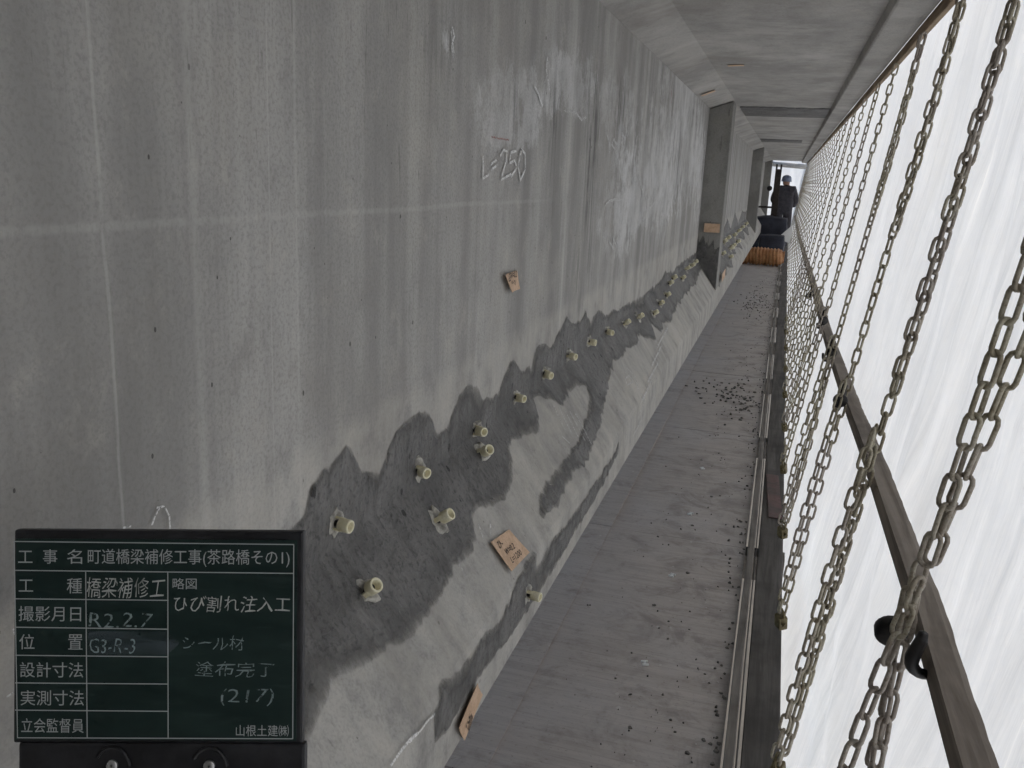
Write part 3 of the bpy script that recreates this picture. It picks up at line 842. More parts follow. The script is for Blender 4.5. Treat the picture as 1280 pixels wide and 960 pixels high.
for k, y in enumerate(CHY):
    top = Vector((*[chain_line(EYE + .57)[0]], y, EYE + .57)); top.y = y
    bx, bz = chain_line(EYE - 1.47)
    bot = Vector((bx, y - .01, bz))
    root = empty('hanging_chain', bot)
    lab = ('nearest galvanised chain at the right edge, doubled, with a black hook at the rail' if k == 0 else
           ORD[k] + ' galvanised chain from the camera hanging in front of the tarpaulin')
    tag(root, lab, 'chain', 'chains hanging along the tarpaulin')
    near = k < 10
    if near or far_mesh is None:
        st = []
        sag = random.uniform(-.02, .02)
        hz = EYE - random.uniform(.52, .62) - (.06 if k > 1 else 0)
        hx = chain_line(hz)[0]
        hk = Vector((hx - .012, y + .012, hz))
        main_t = random.random() * 3
        if k == 0:
            st += strand(top, hk, (-.004, .01, 0), .5) + strand(top + Vector((.030, .012, 0)), hk + Vector((.008, .012, .0)), (.016, .004, 0), .5)
            st += strand(hk + Vector((-.006, -.01, -.02)), bot + Vector((-.012, -.02, .03)), (-.022, -.012, 0), 1.1) + strand(hk + Vector((.0, .03, -.01)), bot + Vector((.022, .024, .05)), (.020, .022, 0), .2)
            st += strand(hk + Vector((-.012, .012, -.05)), hk + Vector((-.02, .01, -.42)), (.0, .016, 0), .9)
        else:
            st += strand(top, bot + Vector((0, 0, .03)), (0, sag + .02, 0), main_t)
            # the loose end brought back up to the hook by the rail
            if near: st += strand(hk + Vector((-.008, -.014, 0)), bot + Vector((-.012, -.012, .05)), (-.012, random.uniform(-.06, -.03), 0), main_t + .7)
            if k in (1, 2, 3): st += strand(top + Vector((-.003, .030, 0)), top.lerp(bot, .34 if k > 1 else .5) + Vector((0, .012, 0)), (.010, .006, 0), 1.4)
            if k in (1, 3, 5): st += strand(hk + Vector((.0, .014, 0)), bot + Vector((.012, .022, .045)), (.014, .05, 0), 2.0)
        if near:
            for mt in st:
                o = bpy.data.objects.new('link', link_hi); col.objects.link(o); o.parent = root
                o.matrix_local = Matrix.Translation(-bot) @ mt
        else:
            V, F = [], []
            for mt in st:
                b0 = len(V); mm = Matrix.Translation(-bot) @ mt
                V += [mm @ Vector(q) for q in lv2]; F += [tuple(i + b0 for i in q) for q in lf2]
            o = mesh_obj('links', V, F, M['galv'], root); o['kind'] = 'stuff'
            far_mesh = o.data
        if k in (0, 2, 3, 4, 6):
            hr = mesh_obj('hook', *hook_geo(1.0 if k == 0 else 1.15), M['dark_metal'], root, True)
            hr.location = hk - bot + Vector((-.004, .01, -.03)); hr.rotation_euler = (random.uniform(-.3, .3), .2, random.uniform(-.3, .4))
            bs = mesh_obj('hook_boss', *boss_geo(.026 if k == 0 else .022), M['dark_metal'], hr, True)
            bs.location = (0, -.01, -.04); bs.rotation_euler = (.3, 0, .3)
            if k == 0:
                cpl = np.array([TA[1] - TB[1], 0, -(TA[0] - TB[0])])
                hp_ = on_plane((1152, 800), (TA[0], 0, TA[1]), cpl); bp_ = on_plane((1114, 789), (TA[0] - .01, 0, TA[1]), cpl)
                hr.location = Vector(hp_) - bot; hr.rotation_euler = (0, .2, -math.pi / 2 + .3)
                bpy.context.view_layer.update()
                bs.matrix_parent_inverse = Matrix.Identity(4)
                lm = Matrix.LocRotScale(hr.location, hr.rotation_euler, None)
                bs.matrix_local = lm.inverted() @ Matrix.Translation(Vector(bp_) - bot) @ Matrix.Rotation(.25, 4, 'X')
        cl = clamp_obj(root); cl.location = (0, 0, .01); cl.rotation_euler = (.1, -.15, random.uniform(-.6, .6))
    else:
        o = bpy.data.objects.new('links', far_mesh); col.objects.link(o); o.parent = root; o['kind'] = 'stuff'

# ------------------------------------------------------------------ injection plugs
def make_plug():
    root = empty('injection_plug')
    # broken collar of adhesive
    n = 18; V = []; F = []
    rr = [.0225 + .008 * float(fnoise(a * 1.7, 3)) + random.uniform(-.002, .002) for a in np.linspace(0, 2 * math.pi, n, endpoint=False)]
    for h, kf in ((-.004, 1.08), (.003, 1.0), (.0055, .78), (.003, .45)):
        for i in range(n):
            a = 2 * math.pi * i / n
            V.append((rr[i] * kf * math.cos(a), rr[i] * kf * math.sin(a), h + random.uniform(-.0012, .0012)))
    for j in range(3):
        for i in range(n): F.append((j * n + i, j * n + (i + 1) % n, (j + 1) * n + (i + 1) % n, (j + 1) * n + i))
    F.append(tuple(3 * n + i for i in range(n)))
    mesh_obj('base_collar', V, F, M['adhesive'], root)
    mesh_obj('stem', *tube_geo([(0, 0, 0), (0, 0, .022)], [.0062, .0055], 10), M['dark_metal'], root, True)
    for sgn in (-1, 1):
        bm = bmesh.new(); add_box(bm, (sgn * .0105 - .002, -.0045, .001), (sgn * .0105 + .002, .0045, .020), .0008)
        bm_obj('prong', bm, M['plug'], root)
    n = 18; V, F = [], []
    for r, h in ((.0105, .0125), (.0122, .0155), (.0122, .034), (.0118, .0362), (.0088, .0362), (.0082, .035), (.0078, .022), (.0005, .0218)):
        for i in range(n):
            a = 2 * math.pi * i / n; V.append((r * math.cos(a), r * math.sin(a), h))
    for j in range(7):
        for i in range(n): F.append((j * n + i, j * n + (i + 1) % n, (j + 1) * n + (i + 1) % n, (j + 1) * n + i))
    F.append(tuple(range(n))[::-1])
    mesh_obj('tube', V, F, M['plug'], root, True)
    return root
def copy_tree(o, parent=None):
    c = o.copy(); col.objects.link(c); c.parent = parent
    for ch in o.children: copy_tree(ch, c)
    return c
PLUGS = [((416, 653), 'cream injection plug on the web nearest the chalkboard corner', 1.0), ((455, 740), 'large cream injection plug on the slope to the right of the chalkboard', 1.12),
  ((520, 587), 'cream injection plug on the web with a second broken white ring below', 1.0), ((545, 652), 'cream injection plug on the slope midway between two nearer upper plugs', 1.1),
  ((591, 537), 'upper plug of the close-set pair with a large broken collar', 1.0), ((599, 567), 'lower plug of the close-set pair pointing upwards', 1.12),
  ((642, 496), 'first single cream plug beyond the close-set pair', .95), ((678, 466), 'second single cream plug beyond the close-set pair', 1.05), ((708, 444), 'third single cream plug beyond the close-set pair', 1.05),
  ((734, 427), 'fourth single cream plug beyond the close-set pair', 1.1), ((756, 414), 'fifth single cream plug beyond the close-set pair', 1.05), ((779, 406), 'sixth single cream plug beyond the close-set pair', 1.0),
  ((796, 398), 'seventh single cream plug beyond the close-set pair', 1.1), ((815, 393), 'stubby cream plug set low between the seventh and eighth', 1.0), ((823, 380), 'eighth single cream plug beyond the close-set pair', 1.1),
  ((831, 370), 'small plug with dark slot before the far cluster', 1.1), ((835, 355), 'upper plug of the far cluster near the pillar stub', 1.1), ((851, 349), 'plug set lower on the slope in the far cluster', 1.1),
  ((839, 349), 'second upper plug of the far cluster near the pillar stub', 1.2), ((856, 337), 'first of four plugs in a tight line before the pillar stub', 1.2), ((862, 333), 'second of four plugs in a tight line before the pillar stub', 1.2),
  ((867, 329), 'third of four plugs in a tight line before the pillar stub', 1.2), ((872, 324), 'last of four plugs in a tight line before the pillar stub', 1.2),
  ((657, 742), 'cream plug on the dark flange side below the kraft card', .95),
  ((903, 303), 'first pale plug beyond the pillar stub', 1.9), ((901, 318), 'low pale plug just beyond the pillar stub', 1.6), ((911, 312), 'pale plug on the slope beyond the pillar stub, middle', 1.8), ((914, 309), 'paired pale plug on the slope beyond the pillar stub', 1.8), ((911, 322), 'lowest pale plug beyond the pillar stub', 1.6),
  ((908, 299), 'second pale plug beyond the pillar stub at the crease', 1.8), ((916, 295), 'third pale plug beyond the pillar stub at the crease', 1.9), ((921, 290), 'fourth pale plug beyond the pillar stub at the crease', 2.0), ((926, 285), 'fifth pale plug beyond the pillar stub at the crease', 2.0), ((931, 281), 'farthest pale plug beyond the pillar stub at the crease', 2.0), ((920, 303), 'pale plug alone on the slope well beyond the pillar stub', 1.9)]
proto = make_plug(); first = True
for px, lab, sc_ in PLUGS:
    y, s_ = px_to_surf(px)
    p, n = surf(y, s_)
    o = proto if first else copy_tree(proto)
    first = False
    tilt = Vector(n) + Vector((0, random.uniform(-.55, -.12), random.uniform(-.12, .10)))
    o.rotation_mode = 'QUATERNION'
    o.rotation_quaternion = tilt.to_track_quat('Z', 'Y') @ Matrix.Rotation(random.uniform(0, 6.28), 3, 'Z').to_quaternion()
    o.location = Vector(p) + Vector(n) * .003
    o.scale = (sc_, sc_, sc_ * random.uniform(.85, 1.1))
    for ch in o.children:
        if ch.name.startswith('base_collar'):
            ch.scale = (random.uniform(.85, 1.35), random.uniform(.85, 1.25), random.uniform(.8, 1.6)); ch.rotation_euler = (random.uniform(-.12, .12), random.uniform(-.12, .12), random.uniform(0, 6.28))
    tag(o, lab, 'injection plug', 'injection plugs along the crease')

# ------------------------------------------------------------------ text meshes
def text_geo(body, size=1.0, shear=0.0, thin=0.0, spacing=1.0):
    cu = bpy.data.curves.new('t', 'FONT'); cu.body = body; cu.size = size; cu.shear = shear
    cu.space_character = spacing; cu.offset = thin; cu.resolution_u = 2
    ob = bpy.data.objects.new('t', cu); col.objects.link(ob)
    dg = bpy.context.evaluated_depsgraph_get(); dg.update()
    me = bpy.data.meshes.new_from_object(ob.evaluated_get(dg))
    V = [tuple(v.co) for v in me.vertices]; F = [tuple(p.vertices) for p in me.polygons]
    bpy.data.objects.remove(ob); bpy.data.curves.remove(cu); bpy.data.meshes.remove(me)
    return V, F
def fit_text(body, x0, y0, x1, y1, jitter=0.0, **kw):
    """text stretched into a box (y up)"""
    V, F = text_geo(body, **kw)
    if not V: return [], []
    a = np.array(V); lo, hi = a.min(0), a.max(0)
    sx = (x1 - x0) / max(hi[0] - lo[0], 1e-6); sy = (y1 - y0) / max(hi[1] - lo[1], 1e-6)
    b = np.zeros_like(a)
    b[:, 0] = x0 + (a[:, 0] - lo[0]) * sx; b[:, 1] = y0 + (a[:, 1] - lo[1]) * sy
    if jitter:
        u = a[:, 0] * 2.1; v = a[:, 1] * 2.7
        b[:, 0] += jitter * (np.sin(v * 2.3 + u) + .5 * np.sin(u * 5))
        b[:, 1] += jitter * (np.sin(u * 1.9 + 1) + .5 * np.sin(u * 4.1 + v))
    return [tuple(q) for q in b], F

# ------------------------------------------------------------------ kraft cards
def card(corners, label, writing, lift=.006, curl=.0):
    """corner order: top-left, top-right, bottom-right, bottom-left as the card is read"""
    c = [Vector(q) for q in corners]
    ctr = sum(c, Vector()) / 4
    ux = ((c[1] - c[0]) + (c[2] - c[3])).normalized(); n = ux.cross((c[0] - c[3])).normalized(); uy = n.cross(ux)
    root = empty('paper_card', ctr)
    root.rotation_mode = 'QUATERNION'
    root.rotation_quaternion = Matrix((ux, uy, n)).transposed().to_quaternion()
    inv = Matrix((ux, uy, n))
    L = [inv @ (q - ctr) for q in c]
    N = 8; V = []
    for zo in (0, -.0012):
        for j in range(N + 1):
            for i in range(N + 1):
                u, v = i / N, j / N
                p = (L[0] * (1 - u) + L[1] * u) * (1 - v) + (L[3] * (1 - u) + L[2] * u) * v
                V.append((p.x, p.y, lift + curl * (1 - u) ** 2 + .3 * curl * v * v + zo))
    m2 = (N + 1) ** 2; F = []
    for j in range(N):
        for i in range(N):
            a = j * (N + 1) + i
            F += [(a, a + N + 1, a + N + 2, a + 1), (a + m2, a + 1 + m2, a + N + 2 + m2, a + N + 1 + m2)]
    bd = [i for i in range(N)] + [i * (N + 1) + N for i in range(N)] + [N * (N + 1) + N - i for i in range(N)] + [(N - i) * (N + 1) for i in range(N)]
    for a, b in zip(bd, bd[1:] + bd[:1]): F.append((a, b, b + m2, a + m2))
    mesh_obj('sheet', V, F, M['card'], root)
    w = (L[1] - L[0]).length; h = (L[0] - L[3]).length
    parts = []
    for body, x0, y0, x1, y1 in writing:
        tv, tf = fit_text(body, (x0 - .5) * w, (y0 - .5) * h, (x1 - .5) * w, (y1 - .5) * h, thin=.01, shear=.15)
        def up(q):
            u = q[0] / w + .5; v = .5 - q[1] / h
            return (q[0], q[1], lift + curl * (1 - u) ** 2 + .3 * curl * v * v + .0007)
        parts.append(([up(q) for q in tv], tf))
    if parts:
        v, f = join_geo(parts); mesh_obj('handwriting', v, f, M['ink'], root)['kind'] = 'stuff'
    return tag(root, label, 'card', 'kraft cards stuck on the concrete')
def sp(px, s_over=None):
    y, s_ = px_to_surf(px); return surf(y, s_)[0]
card([on_x((625, 343), XW), on_x((645, 338), XW), on_x((647, 361), XW), on_x((632, 365), XW)], 'small curled kraft card on the upright web face', [('G3', .06, .55, .3, .85), ('W=0.2', .3, .62, .8, .85), ('ℓ=21', .35, .3, .75, .55)], .004, .012)
def on_slope(px): return on_plane(px, (XW, 0, ZC), np.array([(ZC - ZA), 0, (XB - XW)]))
card([on_slope((609, 680)), on_slope((634, 663)), on_slope((659, 692)), on_slope((634, 717))], 'square kraft card with handwriting on the sloped flange', [('ひ-', .08, .68, .32, .9), ('W=0.2', .22, .42, .72, .6), ('L=1200', .25, .15, .85, .33)], .006, .006)
card([on_x((591, 853), XB), on_x((602, 868), XB), on_x((578, 925), XB), on_x((566, 908), XB)], 'kraft card hanging over the lower flange edge near the bottom of the picture', [('ひ W=0.2', .1, .6, .5, .9), ('L=900', .4, .2, .9, .5)], .003, .008)
def on_deck(px): return on_plane(px, (0, 0, ZD), np.array([0, 0, 1.0]))
a = on_deck((920, 81)); 
def flat_card(ctr, ux, uy, w, h, label):
    c = Vector(ctr); ux = Vector(ux); uy = Vector(uy)
    return card([c - ux * w / 2 + uy * h / 2, c + ux * w / 2 + uy * h / 2, c + ux * w / 2 - uy * h / 2, c - ux * w / 2 - uy * h / 2], label, [], .003, .004)
flat_card(a, (1, 0, 0), (0, -1, 0), .09, .05, 'ochre card stub stuck under the deck slab')
a = on_y((890, 285), 7.855); flat_card(a, (1, 0, 0), (0, 0, 1), .13, .075, 'brown card stuck low on the dark face of the pillar stub')
a = on_x((904, 344), XB); flat_card(a, (0, 1, 0), (0, 0, 1), .5, .08, 'reddish card on the flange side beside the pillar stub')
# a stub card on the haunch
a = on_plane((885, 115), (XW, 0, ZT), np.array([.07, 0, -.196])); flat_card(a + np.array([.002, 0, -.005]), Vector((.196, 0, .07)).normalized(), (0, -1, 0), .10, .07, 'ochre card on the haunch above the pillar stub')

# ------------------------------------------------------------------ chalkboard
BD = .80                                             # distance along the view axis
PXM = BD / FOCAL                                     # metres for one picture pixel at the board
bx0, by0 = 199.0, 800.0                              # board centre in the picture
cw = R @ np.array([(bx0 - 640) * PXM, (by0 - 480) * PXM, BD]) + np.array([0, 0, EYE])
board = empty('chalkboard', (0, 0, 0))
tag(board, 'small dark green site chalkboard with white printed grid and Japanese writing', 'chalkboard')
board.matrix_world = Matrix(((R[0, 0], -R[0, 1], -R[0, 2], cw[0]), (R[1, 0], -R[1, 1], -R[1, 2], cw[1]), (R[2, 0], -R[2, 1], -R[2, 2], cw[2]), (0, 0, 0, 1))) @ Matrix.Rotation(math.radians(-.3), 4, 'Z')
def B(px, py): return ((px - bx0) * PXM, -(py - by0) * PXM)
bm = bmesh.new()
x0, y0 = B(17, 930); x1, y1 = B(379, 663)
add_box(bm, (x0, y0, -.010), (x1, y1, 0), .0025); bm_obj('board_panel', bm, M['black_plastic'], board)
bm = bmesh.new(); a = B(20, 925); b = B(371, 674); add_box(bm, (a[0], a[1], -.002), (b[0], b[1], .0006)); bm_obj('writing_surface', bm, M['board'], board)
# black lower tray, then the pole that stands on the floor
bm = bmesh.new(); a = B(25, 1010); b = B(383, 928); add_box(bm, (a[0], a[1], -.009), (b[0], b[1], .002), .003); tray = bm_obj('lower_tray', bm, M['black_plastic'], board)
for px in (143, 264):
    c = B(px, 955)
    v, f = boss_geo(.0052, .003, 14)
    mesh_obj('screw', [(q[0] + c[0], q[2] + c[1], q[1] + .0035) for q in v], f, M['steel'], tray, True)
    v, f = tube_geo([(c[0] + .016 * math.cos(t), c[1] - .004 + .020 * math.sin(t), .003) for t in np.linspace(.2, 2.6, 12)], .0016, 6)
    mesh_obj('hinge_ring', v, f, M['black_plastic'], tray)
# grid lines
def gl(parts, xa, ya, xb, yb_, w=1.25):
    a, b = B(xa, ya), B(xb, yb_); w *= PXM / 2
    if abs(xb - xa) > abs(yb_ - ya): parts.append(([(a[0], a[1] - w, .0011), (b[0], b[1] - w, .0011), (b[0], b[1] + w, .0011), (a[0], a[1] + w, .0011)], [(0, 1, 2, 3)]))
    else: parts.append(([(a[0] - w, a[1], .0013), (a[0] + w, a[1], .0013), (b[0] + w, b[1], .0013), (b[0] - w, b[1], .0013)], [(0, 1, 2, 3)]))
G = []
gl(G, 18, 677.5, 367, 679.5); gl(G, 23, 922.5, 367, 922); gl(G, 18, 677.5, 23.5, 922.5); gl(G, 367, 679.5, 367, 922)
gl(G, 19, 713.5, 367, 715.5)
for yl, yr in ((749, 750), (784.5, 786), (819.5, 820.5), (854, 854.5), (888, 888.5)): gl(G, 20, yl, 211, yr)
gl(G, 107.5, 715, 110.5, 922); gl(G, 210, 715, 211.5, 922)
v, f = join_geo(G); mesh_obj('grid_lines', v, f, M['print'], board)
PT = [('工', 23, 689, 41, 704), ('事', 54, 687, 72, 705), ('名', 84, 687, 103, 705), ('町道橋梁補修工事(茶路橋その1)', 110, 686, 362, 708),
      ('工', 24, 725, 42, 740), ('種', 84, 723, 103, 742), ('撮影月日', 24, 758, 102, 777), ('位', 25, 793, 44, 812), ('置', 86, 793, 104, 812), ('設計寸法', 26, 828, 105, 847), ('実測寸法', 27, 863, 106, 882),
      ('立会監督員', 28, 898, 106, 916), ('略図', 216, 722, 246, 736), ('山根土建㈱', 296, 905, 362, 919)]
parts = []
for body, xa, ya, xb, yb_ in PT:
    a = B(xa, yb_); b = B(xb, ya)
    v, f = fit_text(body, a[0], a[1], b[0], b[1])
    parts.append(([(q[0], q[1], .0012) for q in v], f))
v, f = join_geo(parts); mesh_obj('printed_lettering', v, f, M['print'], board)['kind'] = 'stuff'
HW_ = [('橋梁補修工', 108, 722, 206, 747, 'board_chalk'), ('R2.2.7', 111, 766, 192, 784, 'faded_chalk'), ('ひび割れ注入工', 218, 744, 363, 764, 'board_chalk'), ('シール材', 229, 794, 306, 812, 'faded_chalk'),
       ('塗布完了', 244, 826, 344, 845, 'faded_chalk'), ('(217)', 276, 860, 343, 882, 'faded_chalk'), ('G3-R-3', 112, 798, 170, 816, 'faded_chalk')]
for mname in ('board_chalk', 'faded_chalk'):
    parts = []
    for body, xa, ya, xb, yb_, mm in HW_:
        if mm != mname: continue
        a = B(xa, yb_); b = B(xb, ya)
        v, f = fit_text(body, a[0], a[1], b[0], b[1], jitter=.00055, thin=-.004 if mm == 'board_chalk' else -.008, shear=.12)
        parts.append(([(q[0], q[1], .0014) for q in v], f))
    v, f = join_geo(parts); mesh_obj('chalk_handwriting', v, f, M[mname], board)['kind'] = 'stuff'
a = B(111, 818); b = B(209, 789)
mesh_obj('wiped_smear', [(a[0], a[1], .001), (b[0], a[1], .001), (b[0] + .012, (a[1] + b[1]) / 2, .001), (b[0], b[1], .001), (a[0], b[1], .001)], [(0, 1, 2, 3, 4)], M['smear'], board)
# pole down to the floor (out of the picture)
wp = board.matrix_world @ Vector((*B(330, 1000), -.004))
iw = board.matrix_world.inverted()
v, f = tube_geo([wp + Vector((0, 0, .01)), Vector((wp.x, wp.y, .001))], .007, 10)
mesh_obj('pole', [iw @ q for q in v], f, M['black_plastic'], board, True)

# ------------------------------------------------------------------ things on the floor
def flake_geo(c, r, h, n=7):
    a0 = random.random() * 6; V = []; st = random.uniform(.5, 1.0); rot = random.random() * 3
    for hh, kf in ((0, 1.0), (h, .75)):
        for i in range(n):
            a = a0 + 2 * math.pi * i / n; q = r * kf * random.uniform(.6, 1.2)
            u, v = q * math.cos(a), q * math.sin(a) * st
            V.append((c[0] + u * math.cos(rot) - v * math.sin(rot), c[1] + u * math.sin(rot) + v * math.cos(rot), c[2] + hh * random.uniform(.7, 1.2)))
    F = [(i, (i + 1) % n, n + (i + 1) % n, n + i) for i in range(n)] + [tuple(n + i for i in range(n))]
    return V, F
parts = []
for _ in range(420):
    y = 1.9 + 14 * random.random() ** 1.7
    x = -.20 + random.gauss(0, .13) + .03 * math.sin(y)
    if not (-.56 < x < -.02): continue
    r = .0015 + .004 * random.random() ** 2 + (.008 * random.random() if random.random() < .12 else 0)
    parts.append(flake_geo((x, y, .0006), r * (.85 + .05 * y), .002 + random.random() * .003))
for _ in range(200):                                        # crumbs along the kerb
    y = 1.9 + 16 * random.random() ** 1.5
    parts.append(flake_geo((-.01 - abs(random.gauss(0, .035)), y, .0006), .003 + .006 * random.random(), .003 + .004 * random.random()))
for (px, nfl, sy, sx) in (((945, 378), 130, .8, .10), ((905, 490), 60, .35, .12), ((930, 500), 50, .4, .07)):     # small heaps
    q = on_floor(px)
    for _ in range(nfl): parts.append(flake_geo((min(-.02, q[0] + random.gauss(0, sx)), q[1] + random.gauss(0, sy), .0006), .005 + .011 * random.random(), .004 + .008 * random.random()))
v, f = join_geo(parts)
o = mesh_obj('mortar_crumbs', v, f, M['debris']); tag(o, 'dark crumbs and flakes of mortar scattered on the walkway', 'debris', kind='stuff')
CL = [((863, 643), 'small white clip farthest along the walkway floor'), ((840, 720), 'small white clip midway on the walkway floor'), ((806, 830), 'small white clip nearest the camera on the floor'), ((878, 586), 'tiny white scrap beyond the clips')]
for i, (px, lab) in enumerate(CL):
    q = on_floor(px)
    bm = bmesh.new()
    add_box(bm, (-.011, -.013, 0), (.011, -.007, .006), .001); add_box(bm, (-.011, .007, 0), (.011, .013, .006), .001); add_box(bm, (-.0035, -.0075, .0005), (.0035, .0075, .004), .0005)
    o = bm_obj('white_clip', bm, M['white_scrap']); o.location = (q[0], q[1], .001); o.rotation_euler = (0, 0, random.uniform(-.5, .5)); tag(o, lab, 'clip', 'white clips on the floor')
# stained plate lying on the edge plank
q = on_floor((971, 620), .008)
bm = bmesh.new(); add_box(bm, (-.03, -.33, 0), (.035, .33, .006), .002); o = bm_obj('stained_plate', bm, simple('stained_plate', (.10, .085, .08), (.19, .12, .115), 6, .8, .3), None); o.location = (.098, q[1], .0078); o.rotation_euler = (0, 0, .04)
tag(o, 'short board with a reddish stain lying on the dark edge plank', 'board')

# corrugated duct lying across the walkway
q0 = on_floor((930, 333)); q1 = on_floor((980, 333))
yd = 18.1; V, F = [], []
nr = 90; n = 22; xs = np.linspace(-1.15, .06, nr)
pts = []
for i, x in enumerate(xs):
    r = (.185 + .014 * math.sin(i * 1.35) + .014 * float(fnoise(x * 9, 51))) * min(1, .62 + (nr - 1 - i) * .05) 
    for k in range(n):
        a = 2 * math.pi * k / n; sq = .86 if math.sin(a) > 0 else 1.0
        V.append((x + .01 * math.sin(a * 2), yd + .08 * float(fnoise(x * 2.5, 52)) + r * math.cos(a) * 1.05, .182 + r * math.sin(a) * sq * .96))
for i in range(nr - 1):
    for k in range(n): F.append((i * n + k, i * n + (k + 1) % n, (i + 1) * n + (k + 1) % n, (i + 1) * n + k))
c = Vector((-.5, yd, 0))
root = empty('flexible_duct', c); tag(root, 'orange corrugated flexible duct lying across the far walkway', 'duct')
mesh_obj('hose', [Vector(v) - c for v in V], F, M['duct'], root, True)
ring = [(xs[-1], yd + .08 * float(fnoise(xs[-1] * 2.5, 52)) + .115 * math.cos(a), .182 + .105 * math.sin(a)) for a in np.linspace(0, 2 * math.pi, 22, endpoint=False)]
v, f = tube_geo([Vector(p) - c for p in ring], .012, 6, closed=True); mesh_obj('end_ring', v, f, M['duct'], root, True)

# dark bags and equipment behind the duct
def lump(name, ctr, size, seed, mat, label, cat):
    bm = bmesh.new(); bmesh.ops.create_cube(bm, size=1.0); bmesh.ops.subdivide_edges(bm, edges=bm.edges, cuts=5, use_grid_fill=True)
    for v in bm.verts:
        p = v.co.copy(); k = p.normalized() * .62; q = p.lerp(k, .3)
        nz = .025 * float(fnoise(q.x * 7 + q.z * 5, seed)) + .02 * float(fnoise(q.y * 9 + q.z * 3, seed + 1))
        q *= 1 + nz; v.co = Vector((q.x * size[0], q.y * size[1], max(0, (q.z + .5)) * size[2]))
    o = bm_obj(name, bm, mat, None, True); o.location = ctr
    return tag(o, label, cat)
lump('equipment_bag', (-.32, 22.0, .001), (.78, .9, .80), 61, M['bag'], 'dark blue sagging bag behind the orange duct', 'bag')
lump('equipment_bag', (-.22, 20.3, .001), (.52, .8, .48), 66, M['bag'], 'smaller dark bag at the kerb beside the orange duct', 'bag')
# white folded sheet by the tarpaulin foot
tri = [on_y(q, 21.2) for q in ((971, 298), (991, 281), (989, 304))]
V = [tuple(q) for q in tri] + [(q[0] + .02, q[1] + .25, q[2] - .03) for q in tri]
c = Vector(tri[2])
o = mesh_obj('folded_sheet', [Vector(v) - c for v in V], [(0, 2, 1), (3, 4, 5), (0, 1, 4, 3), (1, 2, 5, 4), (2, 0, 3, 5)], M['white_scrap']); o.location = c
tag(o, 'white triangular fold of sheeting beside the dark bag', 'sheet')

# dark post, cross arm, far beam
yp = 22.0
a = on_y((974, 207), yp); b = on_y((963, 300), yp)
root = empty('prop_post', (a[0], yp, 0)); tag(root, 'dark timber prop standing in front of the distant worker', 'post')
zt = a[2]
bm = bmesh.new(); add_box(bm, (-.07, -.06, .001), (.07, .06, zt - .08), .006); bmesh.ops.transform(bm, matrix=Matrix.Shear('XY', 4, (0.0, 0)), verts=bm.verts); bm_obj('shaft', bm, M['post_wood'], root)
for sx in (-.05, .05):
    bm = bmesh.new(); add_box(bm, (sx - .02, -.05, zt - .078), (sx + .02, .05, zt + .03), .004); bm_obj('fork_prong', bm, M['post_wood'], root)
v, f = tube_geo([(-.42, -.02, 1.02), (.0, -.02, 1.02)], .022, 8); mesh_obj('side_tie', v, f, M['post_wood'], root)
v, f = boss_geo(.06, .12, 14); mesh_obj('coupler', [(p[0] - .16, p[1], p[2] + 1.45) for p in v], f, M['dark_metal'], root, True)
v, f = tube_geo([(-1.0, 27.9, EYE + .60), (.42, 27.9, EYE + .53)], .07, 12)
c = Vector((-.3, 27.9, EYE + .5)); o = mesh_obj('end_beam', [Vector(p) - c for p in v], f, M['deck'], None, True); o.location = c
tag(o, 'pale round beam across the top of the far opening', 'beam')

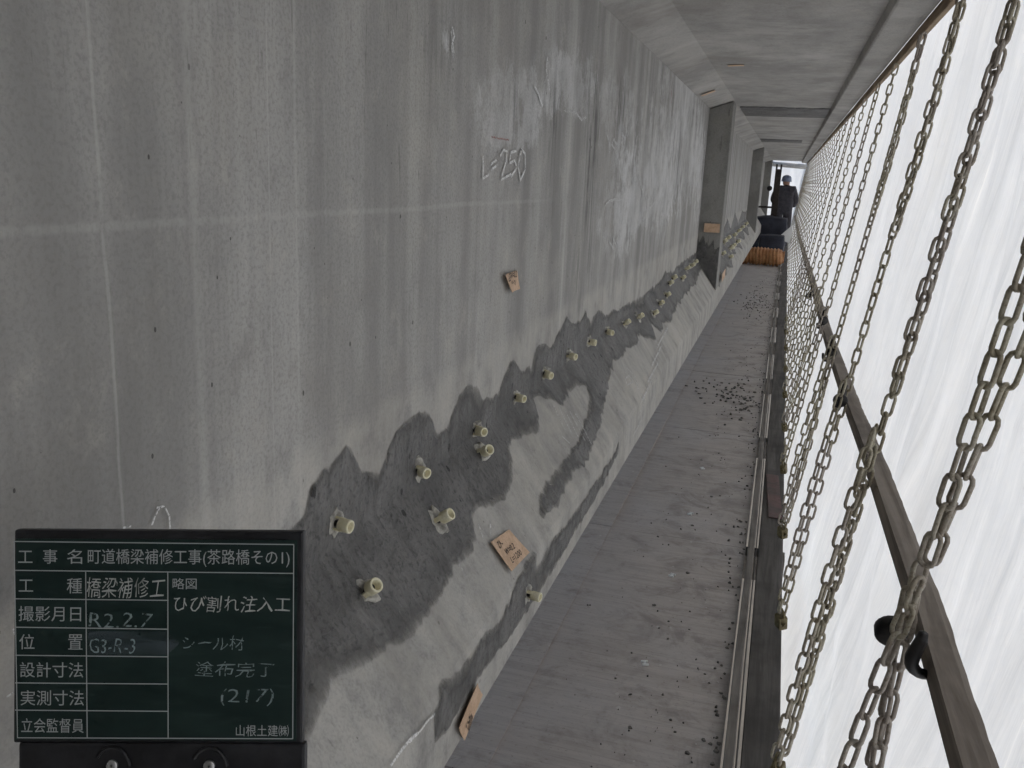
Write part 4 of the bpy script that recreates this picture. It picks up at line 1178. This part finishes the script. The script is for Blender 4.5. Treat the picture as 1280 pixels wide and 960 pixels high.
# ------------------------------------------------------------------ the distant worker, seen from behind
def worker(px_head, Y):
    hp = on_y(px_head, Y)
    H = hp[2]; X = hp[0]
    k = H / 1.74
    root = empty('person', (X, Y, 0)); tag(root, 'worker in dark clothes and blue-grey helmet standing with back turned at the far end', 'person')
    j = {'pel': (0, 0, .95), 'spine': (0, .02, 1.12), 'chest': (0, .03, 1.32), 'neck': (0, .05, 1.47), 'head': (0, .09, 1.58), 'crown': (0, .09, 1.66),
         'shL': (-.19, .02, 1.40), 'elL': (-.27, .10, 1.13), 'wrL': (-.24, .32, 1.05), 'haL': (-.23, .40, 1.06), 'shR': (.19, .02, 1.40), 'elR': (.27, .06, 1.13), 'wrR': (.25, .26, 1.00), 'haR': (.24, .34, 1.0),
         'hiL': (-.10, 0, .90), 'knL': (-.12, .05, .48), 'anL': (-.13, -.02, .09), 'toL': (-.14, .16, .035), 'hiR': (.10, 0, .90), 'knR': (.12, .07, .48), 'anR': (.13, 0, .09), 'toR': (.15, .18, .035)}
    rad = {'pel': .25, 'spine': .25, 'chest': .265, 'neck': .07, 'head': .10, 'crown': .075, 'shL': .11, 'elL': .085, 'wrL': .042, 'haL': .045, 'shR': .11, 'elR': .085, 'wrR': .042, 'haR': .045,
           'hiL': .14, 'knL': .11, 'anL': .055, 'toL': .045, 'hiR': .14, 'knR': .11, 'anR': .055, 'toR': .045}
    ed = [('pel', 'spine'), ('spine', 'chest'), ('chest', 'neck'), ('neck', 'head'), ('head', 'crown'), ('chest', 'shL'), ('shL', 'elL'), ('elL', 'wrL'), ('wrL', 'haL'), ('chest', 'shR'), ('shR', 'elR'), ('elR', 'wrR'), ('wrR', 'haR'),
          ('pel', 'hiL'), ('hiL', 'knL'), ('knL', 'anL'), ('anL', 'toL'), ('pel', 'hiR'), ('hiR', 'knR'), ('knR', 'anR'), ('anR', 'toR')]
    # fingers
    for sd, hx in (('L', -.23), ('R', .24)):
        hz = j['ha' + sd][2]; hy = j['ha' + sd][1]
        for q in range(5):
            nm = f'f{sd}{q}'; off = (-.03 + .015 * q) if q < 4 else (.045 if sd == 'L' else -.045)
            j[nm] = (hx + off, hy + (.07 if q < 4 else .03), hz - .01 - .012 * (q % 2)); rad[nm] = .009; ed.append(('ha' + sd, nm))
    names = list(j); idx = {n: i for i, n in enumerate(names)}
    me = bpy.data.meshes.new('body'); me.from_pydata([tuple(k * c for c in j[n]) for n in names], [(idx[a], idx[b]) for a, b in ed], [])
    ob = bpy.data.objects.new('body', me); col.objects.link(ob)
    md = ob.modifiers.new('skin', 'SKIN')
    for i, n in enumerate(names):
        sv = me.skin_vertices[0].data[i]; sv.radius = (rad[n] * k, rad[n] * k * (.8 if n in ('pel', 'spine', 'chest') else 1)); sv.use_root = (n == 'pel')
    ob.modifiers.new('sub', 'SUBSURF').levels = 2
    dg = bpy.context.evaluated_depsgraph_get(); dg.update()
    m2 = bpy.data.meshes.new_from_object(ob.evaluated_get(dg))
    bpy.data.objects.remove(ob)
    m2.materials.clear()
    for mn in ('cloth_dark', 'trousers', 'skin'): m2.materials.append(M[mn])
    for p in m2.polygons:
        z = p.center.z / k; p.use_smooth = True
        p.material_index = 2 if (z > 1.5 or (abs(p.center.y) / k > .31 and z < 1.2 and z > .8)) else (0 if z > .84 else 1)
    b = bpy.data.objects.new('body', m2); col.objects.link(b); b.parent = root
    # helmet with brim
    V, F = [], []; n = 20
    for i, (r, h) in enumerate(((.150, 1.585), (.128, 1.60), (.126, 1.64), (.115, 1.69), (.085, 1.725), (.04, 1.742), (.001, 1.746))):
        for q in range(n):
            a = 2 * math.pi * q / n; ex = 1.12 if i == 0 and math.sin(a) > 0 else 1.0
            V.append((k * r * .95 * math.cos(a), k * (.09 + r * 1.12 * ex * math.sin(a)), k * h))
    for i in range(6):
        for q in range(n): F.append((i * n + q, i * n + (q + 1) % n, (i + 1) * n + (q + 1) % n, (i + 1) * n + q))
    mesh_obj('helmet', V, F, M['helmet'], root, True)
    return root
worker((984, 219), 24.0)
